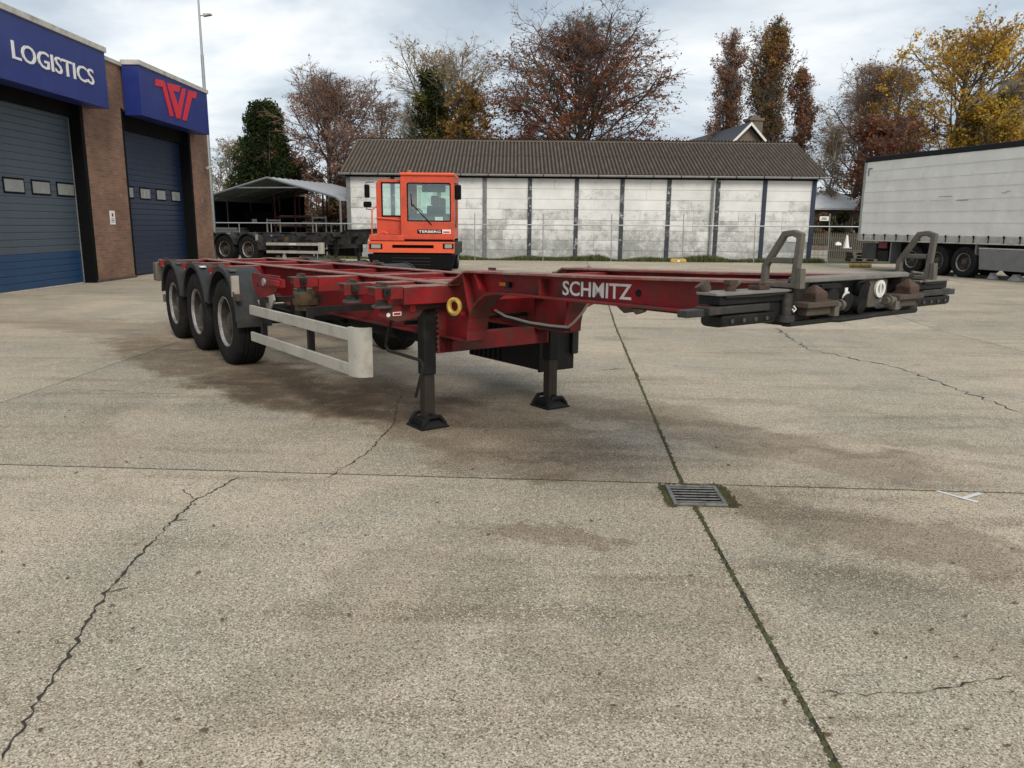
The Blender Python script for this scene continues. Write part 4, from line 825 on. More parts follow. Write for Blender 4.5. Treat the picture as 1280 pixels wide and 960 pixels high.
M['seat'] = mat('dark seat fabric', (.008, .009, .011), .9, spec=.1)
M['lens'] = mat('lamp lens', (.30, .31, .30), .15, var=.1)
TY = 23.8
t0 = at(513, 330, TY); tx, tz_ = float(t0[0]), ZF
def tp(x, y): p = at(x, y, TY); return float(p[0]) - tx, float(p[2]) - tz_
def trect(x0, y0, x1, y1): a, c = tp(x0, y0), tp(x1, y1); return (a[0], c[0], c[1], a[1])      # x0 x1 z0 z1
tg = thing('terminal_tractor', 'bright orange yard tractor with wide windscreen, facing the yard', 'tractor', (tx, TY, tz_))
x0, x1, z0, z1 = trect(499, 219, 567.5, 301)
wx0, wx1, wz0, wz1 = trect(507.5, 228, 563, 277)
DEP = 1.65
ofr = [(x0, z0), (x1, z0), (x1, z1 - .05), (x1 - .06, z1), (x0 + .06, z1), (x0, z1 - .05)]
ifr = [(wx0, wz0), (wx1, wz0), (wx1, wz1 - .03), (wx1 - .04, wz1), (wx0 + .04, wz1), (wx0, wz1 - .03)]
b = MB(); b.frame(ofr, ifr, 1, .15, .22); cabf = b.build('cab_front', M['orange'], tg, bevel=.015)
b = MB(); b.frame(ofr, [(wx0 + .1, wz0 - .15), (wx1 - .1, wz0 - .15), (wx1 - .1, wz1), (wx1 - .14, wz1 + .0), (wx0 + .14, wz1 + .0), (wx0 + .1, wz1)], 1, .15 + DEP, .2 + DEP); b.build('cab_back', M['orange'], tg)
for xs in (x0, x1 - .05):
    b = MB(); b.frame([(.22, z0), (.15 + DEP, z0), (.15 + DEP, z1), (.22, z1)], [(.36, wz0 - .2), (DEP - .05, wz0 - .2), (DEP - .05, wz1), (.36, wz1)], 0, xs, xs + .05); b.build('cab_side', M['orange'], tg)
    b = MB(); b.box(xs + .02, xs + .03, .37, DEP - .06, wz0 - .19, wz1 - .01); b.build('side_window', M['tglass'], tg)
MB().box(x0 - .02, x1 + .02, .10, DEP + .25, z1 + .002, z1 + .09).build('cab_roof', M['orangebright'], tg, bevel=.03)
MB().box(x0, x1, .22, .15 + DEP, z0 - .02, z0 + .05).build('cab_floor', M['jamb'], tg)
b = MB(); b.frame([(p[0] - (.02 if p[0] < 0 else -.02) * 0, p[1]) for p in ifr], [(wx0 + .03, wz0 + .03), (wx1 - .03, wz0 + .03), (wx1 - .03, wz1 - .06), (wx1 - .06, wz1 - .03), (wx0 + .06, wz1 - .03), (wx0 + .03, wz1 - .06)], 1, .142, .175); ws = b.build('windscreen_seal', M['jamb'], tg)
MB().box(wx0 + .02, wx1 - .02, .16, .168, wz0 + .02, wz1 - .02).build('windscreen', M['tglass'], tg)
MB().box(wx0 + .12, wx1 - .12, .17 + DEP, .178 + DEP, wz0 - .13, wz1 - .02).build('rear_window', M['tglass'], tg)
r_ = trect(526, 229, 556, 240); MB().box(r_[0], r_[1], .26, .29, r_[2], r_[3]).build('sun_visor', M['seat'], tg, bevel=.01)
r_ = trect(508, 262, 563, 280); MB().prism([(.24, r_[2]), (.6, r_[2]), (.55, r_[3] - .1), (.3, r_[3] - .15)], 0, r_[0], r_[1]).build('dashboard', M['seat'], tg, bevel=.02)
for (xa, xb, yt, yb_, dy_) in ((529, 549, 256, 285, .95), (534, 545, 243, 256, 1.0), (545, 553, 246, 285, 1.15)):
    r_ = trect(xa, yt, xb, yb_); MB().box(r_[0], r_[1], dy_, dy_ + .13, r_[2], r_[3]).build('seat', M['seat'], tg, bevel=.05)
b = MB(); c0 = tp(517, 268); b.lathe([(.19, -.012), (.215, -.012), (.215, .012), (.19, .012), (.19, -.012)], n=24); b.v = [(c0[0] + x, .62 + z * .45, c0[1] + z * .9 + y) for x, y, z in b.v]; b.build('steering_wheel', M['jamb'], tg)
r_ = trect(543, 271, 553, 277); MB().box(r_[0], r_[1], .176, .182, r_[2], r_[3]).build('permit_card', M['white'], tg)
a, c = tp(513, 254), tp(539, 281); b = MB(); b.tube([(c[0], .14, c[1]), ((a[0] + c[0]) / 2, .12, (a[1] + c[1]) / 2), (a[0], .125, a[1])], .016, 6); m_ = tp(516, 242); b.tube([(a[0] + .02, .122, a[1] - .1), (m_[0] - .08, .122, m_[1])], .012, 6); wp = b.build('wiper', M['jamb'], tg)
# bumper, skirt, lamps
r_ = trect(460, 301.5, 568, 316.5); bx0, bx1 = r_[0], r_[1]
b = MB(); b.frame([(r_[0], r_[2]), (r_[1], r_[2]), (r_[1], r_[3]), (r_[0], r_[3])], [(trect(490, 306, 542, 310.5)[i]) for i in (0,)] and [(trect(490, 306, 542, 310.5)[0], trect(490, 306, 542, 310.5)[2]), (trect(490, 306, 542, 310.5)[1], trect(490, 306, 542, 310.5)[2]), (trect(490, 306, 542, 310.5)[1], trect(490, 306, 542, 310.5)[3]), (trect(490, 306, 542, 310.5)[0], trect(490, 306, 542, 310.5)[3])], 1, .0, .10); bu = b.build('bumper', M['orangebright'], tg, bevel=.012)
MB().box(bx0 + .05, bx1 - .05, .1, .16, r_[2], r_[3]).build('bumper_back', M['jamb'], tg)
MB().box(bx0 + .05, bx1 - .05, .10, .5, r_[3] + .002, r_[3] + .07).build('bumper_gap', M['jamb'], tg)
for (xa, xb) in ((461.5, 478), (553.5, 567)):
    q = trect(xa, 304.5, xb, 311.5); o = MB().box(q[0], q[1], -.008, .02, q[2], q[3]).build('headlight', M['jamb'], tg, bevel=.006); MB().box(q[0] + .06, q[1] - .05, -.014, -.009, q[2] + .025, q[3] - .02).build('lens', M['lens'], o, bevel=.004)
q = trect(459, 317.5, 569, 337); b = MB(); b.prism([(q[0], q[3]), (q[1], q[3]), (q[1] - .12, q[2]), (q[0] + .12, q[2])], 1, .02, .4); b.build('skirt', M['jamb'], tg, bevel=.02)
for k in range(3): MB().box(q[0] + .75, q[1] - .75, .0, .03, q[2] + .12 + k * .1, q[2] + .15 + k * .1).build('grille_bar', M['greasy'], tg)
MB().box(bx0 + .1, bx1 - .1, .25, 5.2, .55, .95).build('frame', M['black'], tg, bevel=.02)
for xx in (bx0 + .32, bx1 - .32):
    for yy in (1.0, 4.2):
        we = bpy.data.objects.new('wheel', None); COL.objects.link(we); we.parent = tg; we.location = (xx, yy, .5); we.rotation_euler = (0, 0, R(90) if xx < 0 else R(-90)); we.scale = (.96, .8, .96)
        for o in [c for c in ct.children if c.name.startswith('wheel')][0].children: piece(o, parent=we)
b = MB(); b.cyl((0, 4.3, .95), (0, 4.3, 1.12), .48, n=24); b.build('fifth_wheel', M['greasy'], tg)
# open left door with its window, step platform, hand rail
q = trect(466.5, 223, 502, 293.5); wq = trect(473.5, 227, 499.5, 270.5)
b = MB(); b.frame([(q[0], q[2]), (q[1], q[2]), (q[1], q[3]), (q[0] + .1, q[3]), (q[0], q[3] - .12)], [(wq[0], wq[2]), (wq[1], wq[2]), (wq[1], wq[3]), (wq[0] + .06, wq[3]), (wq[0], wq[3] - .08)], 1, .42, .48); dr = b.build('door', M['orange'], tg, bevel=.012)
MB().box(wq[0], wq[1], .445, .452, wq[2], wq[3]).build('door_window', M['tglass'], dr)
b = MB(); b.frame([(wq[0] - .01, wq[2] - .01), (wq[1] + .01, wq[2] - .01), (wq[1] + .01, wq[3] + .01), (wq[0] - .01, wq[3] + .01)], [(wq[0] + .035, wq[2] + .035), (wq[1] - .035, wq[2] + .035), (wq[1] - .035, wq[3] - .035), (wq[0] + .035, wq[3] - .035)], 1, .412, .42); b.build('window_seal', M['jamb'], dr)
a, c = tp(467, 272), tp(503, 275); b = MB(); b.tube([(a[0], .38, a[1]), (c[0], .38, c[1])], .022, 8); b.build('door_rail', M['orangebright'], dr, smooth=True)
q = trect(461, 293.5, 505, 301); MB().box(q[0], q[1], .06, 1.6, q[2], q[3]).build('platform', M['orange'], tg, bevel=.012)
a, c = tp(463.5, 262), tp(463.5, 293); b = MB(); b.tube([(c[0], .2, c[1]), (a[0], .2, a[1]), (a[0] + .1, .4, a[1] + .1)], .022, 8); b.tube([(tp(470, 293)[0], .15, tp(470, 293)[1]), (tp(478, 288)[0], .15, tp(478, 289)[1]), (tp(484, 293)[0], .15, tp(484, 292)[1])], .016, 8); b.build('hand_rail', M['orangebright'], tg, smooth=True)
for (xa, ya, xb, yb_) in ((453.5, 230, 460.5, 247), (452.5, 251.5, 463, 259), (567.5, 230.5, 576, 249.5)):
    q = trect(xa, ya, xb, yb_); MB().box(q[0], q[1], .16, .26, q[2], q[3]).build('mirror', M['jamb'], tg, bevel=.04)
a = [tp(x, y) for x, y in ((457, 258), (456, 261), (463, 262))]; b = MB(); b.tube([(p[0], .2, p[1]) for p in a], .014, 6); b.build('mirror_arm', M['jamb'], tg); b = MB(); a = [tp(x, y) for x, y in ((455, 231), (456, 227.5), (466, 227))]; b.tube([(p[0], .22, p[1]) for p in a], .012, 6); b.build('mirror_arm', M['jamb'], tg); b = MB(); a = [tp(x, y) for x, y in ((567, 229), (572, 229.5), (572, 232))]; b.tube([(p[0], .22, p[1]) for p in a], .012, 6); b.build('mirror_arm', M['jamb'], tg)
q = trect(507, 211.5, 512, 218); b = MB(); b.cyl(((q[0] + q[1]) / 2, .4, q[2]), ((q[0] + q[1]) / 2, .4, q[3]), .065, .05, 14); b.build('beacon', M['amber'], tg, smooth=True)
q = trect(521, 287, 552, 292.2); MB().box(q[0], q[1], .136, .149, q[2], q[3]).build('name_plate', M['jamb'], tg)
letters('TERBERG', (q[1] - q[0]) * .9, (q[3] - q[2]) * .62, .004, ((q[0] + q[1]) / 2, .133, (q[2] + q[3]) / 2), (1, 0, 0), (0, 0, 1), 'lettering', M['white'], tg, bold=.02)
q = trect(552.3, 287, 563, 292.2); MB().box(q[0], q[1], .136, .149, q[2], q[3]).build('badge', M['white'], tg); MB().box(q[0] + .03, q[1] - .03, .134, .1355, q[2] + .02, q[2] + .07).build('badge_print', M['logored'], tg)

# ------------------------------------------------------------------ second container chassis, coupled behind the tractor
M['darkgrey'] = mat('dirty dark grey chassis', (.03, .031, .033), .6, var=.3, scale=4, dirt=[((.07, .066, .06), .5, .72, 4)])
g2 = thing('container_chassis', 'dark grey skeletal container trailer parked behind the orange tractor', 'trailer', (-12.2, 33.1, ZF), R(-28))
chassis(g2, .012, M['darkgrey'], M['darkgrey'], front=False)
M['reflwhite'] = M['white']
b = MB(); b.box(4.8, 5.15, 1.223, 1.227, .68, .74); b.build('reflector', M['white'], g2, tf=lambda p: (p[0], -p[1], p[2] + .012 * p[0]))

# ------------------------------------------------------------------ curtain-sided trailer on the right
M['curtain'] = mat('dirty off-white tarpaulin', (.80, .785, .725), .6, var=.07, scale=1.2, dirt=[((.70, .68, .62), .45, .7, 1.1), ((.42, .40, .35), .62, .8, 2.6)], bump=(.12, 3))
M['curtainlow'] = mat('grimy lower tarpaulin', (.42, .405, .36), .65, var=.14, scale=3, dirt=[((.26, .235, .2), .48, .7, 5)], bump=(.12, 4))
M['blackrail'] = mat('black roof rail', (.008, .009, .013), .6, spec=.25)
M['alu'] = mat('grey aluminium skirt', (.20, .205, .20), .45, .3, var=.12, scale=4, dirt=[((.13, .125, .115), .5, .75, 3)])
M['strap'] = mat('dark strap', (.05, .045, .04), .8)
cu = thing('curtain_trailer', 'white curtain-sided lorry trailer with black roof rail parked by the hedge', 'trailer', (14.12, 27.74, ZF), math.atan2(-.9617, .2738))
xr0, xr1, W_ = -2.72, 10.8, 2.5
# the tarpaulin hangs with slight billows
nx, nz = 90, 22; vs = []; fs = []
for i in range(nx + 1):
    for j in range(nz + 1):
        x = xr0 + .05 + (xr1 - xr0 - .1) * i / nx; z = 1.34 + (4.0 - 1.34) * j / nz
        y = .018 * math.sin(x * 5.2 + .4 * z + math.sin(x)) * math.sin(math.pi * j / nz) + .008 * math.sin(z * 9 + x * .7) + .006 * math.sin(x * 11)
        vs.append((x, y, z))
for i in range(nx):
    for j in range(nz): a = i * (nz + 1) + j; fs.append((a, a + nz + 1, a + nz + 2, a + 1))
b = MB(); b.add(vs, fs); b.build('curtain', M['curtain'], cu, smooth=True, recalc=False)
for k in range(6):                                                   # horizontal welded seams of the tarpaulin
    z = 1.75 + k * .38; b = MB(); b.box(xr0 + .06, xr1, -.022, -.014, z, z + .012); b.build('seam', mat('seam', (.57, .565, .525), .6) if k == 0 else bpy.data.materials['seam'], cu)
b = MB(); b.prism([(-.012, 1.15), (.03, 1.15), (.03, 1.345), (.0, 1.345), (-.012, 1.30)], 0, xr0 + .03, xr1); b.build('curtain_hem', M['curtainlow'], cu)
MB().box(xr0, xr1, .03, W_, 1.16, 4.0).build('body', M['curtain'], cu)
MB().box(xr0 - .01, xr1, -.03, W_ + .03, 4.0, 4.18).build('roof_rail', M['blackrail'], cu, bevel=.015)
MB().box(xr0 - .05, xr0 + .045, -.025, .09, 1.1, 4.0).build('corner_post', M['metal'], cu, bevel=.01)
MB().box(xr0, xr1, -.015, W_, 1.09, 1.145).build('side_rail', M['coping'], cu, bevel=.006)
for (xa_, xb_, z_) in ((.95, 1.55, 2.62), (3.55, 3.7, 2.70), (3.4, 3.6, 2.66), (1.7, 2.2, 2.48)): MB().box(xa_, xb_, -.034, -.03, z_, z_ + .012).build('scuff', M['strap'], cu)
k = 0; x = xr0 + .27; st0 = None
while x < 9.6:
    if st0 is None:
        st0 = MB().box(-.018, .018, -.034, -.014, 1.13, 1.33).build('strap', M['strap'], cu); st0.location = (x, 0, 0)
        bk = MB().box(-.032, .032, -.046, -.035, 1.28, 1.36).build('buckle', M['jamb'], st0, bevel=.004)
    else:
        o = piece(st0, loc=(x, 0, 0), parent=cu); piece(bk, parent=o)
    x += .56
MB().prism([(xr0 + .18, 3.78), (xr0 + .38, 3.78), (xr0 + .38, 3.74), (xr0 + .22, 3.74), (xr0 + .22, 3.5), (xr0 + .18, 3.5)], 1, -.03, -.016).build('corner_mark', M['alu'], cu)
MB().box(xr0 + .35, xr0 + .66, -.018, -.013, 1.19, 1.26).build('code_label', M['white'], cu)
for k in range(3): MB().box(xr0 + .39 + k * .08, xr0 + .45 + k * .08, -.021, -.0185, 1.21, 1.24).build('code_mark', M['jamb'], cu)
MB().box(xr0 + .4, 9.5, .75, 1.75, .75, 1.08).build('frame', M['black'], cu)
MB().box(xr0 + .1, xr0 + .85, .1, .8, .42, 1.0).build('pallet_box', M['darkgrey'], cu, bevel=.02)
MB().box(xr0 + 1.0, xr0 + 1.42, .08, .14, .84, 1.06).build('red_flap', mat('dull red flap', (.12, .015, .018), .6), cu)
MB().box(xr0 + .98, xr0 + 1.5, .1, .16, .36, .74).build('mud_flap', M['black'], cu)
MB().box(xr0 + 1.62, xr0 + 1.68, .06, .5, .3, 1.08).build('mudguard_post', M['alu'], cu)
MB().box(2.62, 2.68, .06, .5, .4, 1.08).build('mudguard_post', M['alu'], cu)
wh0 = [c for c in ct.children if c.name.startswith('wheel')][0]
for k in range(3):
    for yy, rz_ in ((.2, 0), (W_ - .2, math.pi)):
        we = bpy.data.objects.new('wheel', None); COL.objects.link(we); we.parent = cu; we.location = (k * 1.12, yy, .5); we.rotation_euler = (0, .5 * k, rz_ + math.pi); we.scale = (.96, .96, .96)
        for o in wh0.children: piece(o, parent=we)
    b = MB(); b.cyl((k * 1.12, .2, .5), (k * 1.12, W_ - .2, .5), .07, n=10); b.build('axle', M['greasy'], cu)
b = MB(); b.prism([(2.80, .95), (8.6, .95), (8.6, .30), (2.88, .30)], 1, .03, .06); b.build('side_skirt', M['alu'], cu, bevel=.01)
MB().box(2.8, 8.6, .02, .075, .95, .985).build('skirt_edge', M['coping'], cu)
M['chock'] = mat('pale chock', (.55, .55, .53), .6)
for (xx, s_) in ((3.05, 1.), (3.9, 1.7), (1.7, .6)):
    pp = MB(); pp.prism([(-.14 * s_, 0), (.16 * s_, 0), (.04 * s_, .2), (-.03 * s_, .2)], 1, -.08, .08); 
    a = Vector((14.12, 27.74, 0)) + xx * Vector((.2738, -.9617, 0)) + Vector((.9617, .2738, 0)) * .45
    o = thing('wheel_chock', {3.05: 'pale wedge block on the ground under the trailer skirt edge', 3.9: 'wide pale wedge block on the ground below the grey skirt', 1.7: 'tiny pale wedge block between two tyres of the curtain trailer'}[xx], 'chock', (a.x, a.y, ZF), math.atan2(-.9617, .2738)); pp.build('wedge', M['chock'], o, bevel=.01); MB().box(-.1 * s_, .1 * s_, -.05, .05, .0, .03).build('base', M['coping'], o)
# yellow bumper tube on the ground
a = gnd(1075, 334.5, ZF)
yt = thing('bumper_tube', 'worn yellow tube lying on the ground behind the curtain trailer', 'barrier', (float(a[0]), float(a[1]), ZF), R(-6))
b = MB(); b.cyl((-.42, 0, .08), (.42, 0, .08), .08, n=14); b.build('tube', M['yellow'], yt, smooth=True)
for k in (-.3, 0, .3): MB().cyl((k - .03, 0, .08), (k + .03, 0, .08), .084, n=14).build('band', mat('tan band', (.33, .24, .1), .6) if k < 0 else bpy.data.materials['tan band'], yt, smooth=True)

# ------------------------------------------------------------------ open steel carport with stored goods
M['carroof'] = mat('grey carport sheet', (.36, .375, .39), .4, .3, var=.12, scale=2, dirt=[((.25, .25, .25), .5, .75, 2)])
M['carframe'] = mat('grey frame tube', (.2, .21, .22), .5, .3, var=.15)
CY = 36.2; DEPC = 6.0
cA, cR = at(334, 222, CY), at(434, 249, CY)
half_w = float(cR[0] - cA[0]); rise = float(cA[2] - cR[2]); zE = float(cR[2]) - ZF
cpn = thing('carport', 'open grey steel carport with a pitched roof beside the white shed', 'shelter', (float(cA[0]), CY, ZF), R(-15))
def csec(s, w_, z_): return [(s * t * w_, z_ + rise - t * rise) for t in (0, .25, .5, .75, .94)] + [(s * w_, z_ - .12)]
for s in (1, -1):
    p = csec(s, half_w, zE)
    b = MB()
    for a_, c_ in zip(p[:-1], p[1:]):
        for k in range(12):
            y0_, y1_ = DEPC * k / 12, DEPC * (k + .86) / 12
            b.add([(a_[0], y0_, a_[1] + .03), (c_[0], y0_, c_[1] + .03), (c_[0], y1_, c_[1] + .03), (a_[0], y1_, a_[1] + .03)], [(0, 1, 2, 3) if s > 0 else (3, 2, 1, 0)])
            y2_ = DEPC * (k + 1) / 12
            b.add([(a_[0], y1_, a_[1] + .03), (c_[0], y1_, c_[1] + .03), (c_[0], y2_, c_[1] + .055), (a_[0], y2_, a_[1] + .055)], [(0, 1, 2, 3) if s > 0 else (3, 2, 1, 0)])
    rf = b.build('roof', M['carroof'], cpn, recalc=False)
    sm = rf.modifiers.new('solid', 'SOLIDIFY'); sm.thickness = .015
    for yy in (0, 2, 4, DEPC):
        b = MB(); b.tube([(x, yy, z) for x, z in p] + [(s * (half_w + .0), yy, -.05)], .05, 6); b.build('frame_tube', M['carframe'], cpn, smooth=True)
for yy in (0, DEPC): 
    b = MB(); b.cyl((-half_w * .45, yy, zE + rise * .52), (half_w * .45, yy, zE + rise * .52), .03, n=6); b.build('tie_bar', M['metal'], cpn)
MB().box(-half_w, -half_w + .03, 0, DEPC, 0, zE).build('side_sheet', M['jamb'], cpn)
MB().box(-half_w, -half_w * .45, DEPC, DEPC + .03, 0, zE + .3).build('back_sheet', M['jamb'], cpn)
M['rackred'] = mat('dark red rack', (.09, .018, .015), .6, var=.3); M['board'] = mat('pale boards', (.34, .32, .28), .8, var=.25, scale=6); M['goodsgrey'] = mat('grey stacked sheets', (.13, .13, .125), .8, var=.25, scale=4)
cx0 = float(cA[0])
rk = thing('storage_rack', 'dark red storage rack loaded with pale boards under the carport', 'rack', (float(at(372, 300, 39)[0]), 39, ZF))
for xx in (-1.1, -.1, 1.3):
    for yy in (0, .8): MB().box(xx, xx + .07, yy, yy + .07, 0, 2.9).build('upright', M['rackred'], rk)
for zz_ in (.9, 1.35, 1.8):
    for yy in (0, .8): MB().box(-1.1, 1.37, yy - .01, yy + .06, zz_, zz_ + .07).build('beam', M['rackred'], rk)
for i, (xa, xb, zz_, hh) in enumerate([(-1.5, 1.2, .97, .10), (-1.2, .5, 1.42, .08), (.2, 1.6, 1.42, .22), (-.9, .8, 1.87, .05), (-1.6, 1.9, .5, .12)]):
    o = thing('board_stack', ['long pale boards on the lowest beam of the red rack', 'short pale boards on the middle beam of the red rack', 'thick white bundle on the middle beam of the red rack', 'thin boards on the top beam of the red rack', 'long pale planks near the ground under the red rack'][i], 'boards', (rk.location.x + xa, 39.05, ZF + zz_ + .002))
    for q in range(3): MB().box(.02 * q, xb - xa - .03 * q, .05, .75, hh * q / 3 + .001, hh * (q + 1) / 3 - .003).build('board', M['board'], o)
o = thing('sheet_stack', 'stack of grey sheets lying under the carport beside the brick wall', 'stack', (float(at(286, 290, 38)[0]), 38, ZF))
for q in range(6): MB().box(-1.15 + .05 * (q % 2), 1.0 - .12 * q, 0, 1.4, .55 + q * .13, .55 + q * .13 + .11).build('sheet', M['goodsgrey'], o)
for xx in (-1, .6): MB().box(xx, xx + .12, .1, 1.3, 0, .55).build('bearer', M['board'], o)
for i, (px_, Yd, w_, h_, mt) in enumerate([(343, 38.6, .55, 1.75, M['board']), (400, 37.6, .06, 1.9, M['metal']), (423, 37.6, .06, 1.6, M['metal'])]):
    o = thing('rail_frame', ['pale upright board frame standing beside the red rack', 'thin upright steel frame standing under the carport', 'short upright steel frame beside the carport post'][i], 'frame', (float(at(px_, 300, Yd)[0]), Yd, ZF))
    for xx in (-.35, .29): MB().box(xx, xx + .06, 0, .06, 0, h_).build('upright', mt, o)
    for zz_ in (.3, h_ - .12): MB().box(-.29, .29, .01, .05, zz_, zz_ + .08).build('bar', mt, o)
o = thing('storage_cabinet', 'black cabinet with two white labels under the carport', 'cabinet', (float(at(330, 300, 39.5)[0]), 39.5, ZF))
MB().box(-.9, .9, 0, .8, 0, 2.1).build('body', M['jamb'], o, bevel=.01)
for zz_ in (.75, 1.55): MB().box(-.55, -.3, -.012, -.002, zz_, zz_ + .18).build('label_plate', M['white'], o)
# dumped goods under the back trailer: white cone, bag
for (x_, y_, lab) in ((356, 326, 'small white traffic cone standing behind the red trailer'), (301, 327, 'little white cone beside the parked grey trailer wheels')):
    a = gnd(x_, y_, ZF); o = thing('traffic_cone', lab, 'cone', (float(a[0]), float(a[1]), ZF)); b = MB(); b.cyl((0, 0, .03), (0, 0, .42), .12, .03, 14); b.build('cone', M['white'], o, smooth=True); MB().box(-.17, .17, -.17, .17, 0, .03).build('base', M['chock'], o)

# ------------------------------------------------------------------ trees
def leaf_mat(name, col, tr=.5):
    m = bpy.data.materials.new(name); m.use_nodes = True; t = m.node_tree; n = t.nodes; l = t.links; o = n['Material Output']; n.remove(n['Principled BSDF'])
    d = n.new('ShaderNodeBsdfDiffuse'); q = n.new('ShaderNodeBsdfTranslucent'); mx_ = n.new('ShaderNodeMixShader'); mx_.inputs[0].default_value = tr
    g = n.new('ShaderNodeNewGeometry'); ns = n.new('ShaderNodeTexNoise'); ns.inputs['Scale'].default_value = .9; ns.inputs['Detail'].default_value = 4; l.new(g.outputs['Position'], ns.inputs['Vector'])
    mr = n.new('ShaderNodeMapRange'); l.new(ns.outputs[0], mr.inputs[0]); mr.inputs[1].default_value = .3; mr.inputs[2].default_value = .7; mr.inputs[3].default_value = .6; mr.inputs[4].default_value = 1.4
    c = n.new('ShaderNodeMix'); c.data_type = 'RGBA'; c.blend_type = 'MULTIPLY'; c.inputs[0].default_value = 1; c.inputs[6].default_value = (*col, 1); l.new(mr.outputs[0], c.inputs[7])
    l.new(c.outputs[2], d.inputs[0]); l.new(c.outputs[2], q.inputs[0]); l.new(d.outputs[0], mx_.inputs[1]); l.new(q.outputs[0], mx_.inputs[2]); l.new(mx_.outputs[0], o.inputs[0]); return m
BARK = [mat('dark bark', (.10, .08, .066), .9, var=.4, scale=6), mat('grey brown bark', (.13, .105, .088), .9, var=.35, scale=6), mat('pinkish twig bark', (.19, .13, .105), .9, var=.3, scale=6), mat('pale bark', (.25, .22, .18), .9, var=.3, scale=6)]
LF = {k: leaf_mat('leaf ' + k, tuple(v * (1.15 if k in ('dgreen', 'conifer', 'ivy', 'green') else 1.45) for v in c)) for k, c in dict(copper=(.19, .062, .036), rust=(.24, .095, .042), brown=(.18, .105, .06), pinkbrown=(.27, .155, .11), gold=(.44, .26, .04), yellow=(.50, .34, .06), ochre=(.27, .16, .04), olive=(.13, .12, .035), green=(.06, .075, .025), dgreen=(.035, .05, .02), conifer=(.042, .06, .028), palegold=(.34, .26, .14), maroon=(.13, .05, .038), ivy=(.032, .036, .016)).items()}
def prisms(segs, k):                                                 # tapered k-sided tubes for every branch segment
    A = np.array([s[0] for s in segs]); Bp = np.array([s[1] for s in segs]); r0 = np.array([s[2] for s in segs]); r1 = np.array([s[3] for s in segs])
    D = Bp - A; D /= np.linalg.norm(D, axis=1, keepdims=True) + 1e-9; ref = np.where(np.abs(D[:, 2:3]) < .9, np.array([[0, 0, 1.]]), np.array([[1., 0, 0]]))
    U = np.cross(D, ref); U /= np.linalg.norm(U, axis=1, keepdims=True); W2 = np.cross(D, U); t = np.arange(k) * 2 * math.pi / k
    ring = np.cos(t)[None, :, None] * U[:, None] + np.sin(t)[None, :, None] * W2[:, None]
    V = np.concatenate([A[:, None] + ring * r0[:, None, None], Bp[:, None] + ring * r1[:, None, None]], 1).reshape(-1, 3)
    i = np.arange(k); q = np.stack([i, (i + 1) % k, k + (i + 1) % k, k + i], 1); Q = (np.arange(len(segs)) * 2 * k)[:, None, None] + q[None]
    return V, Q.reshape(-1, 4)
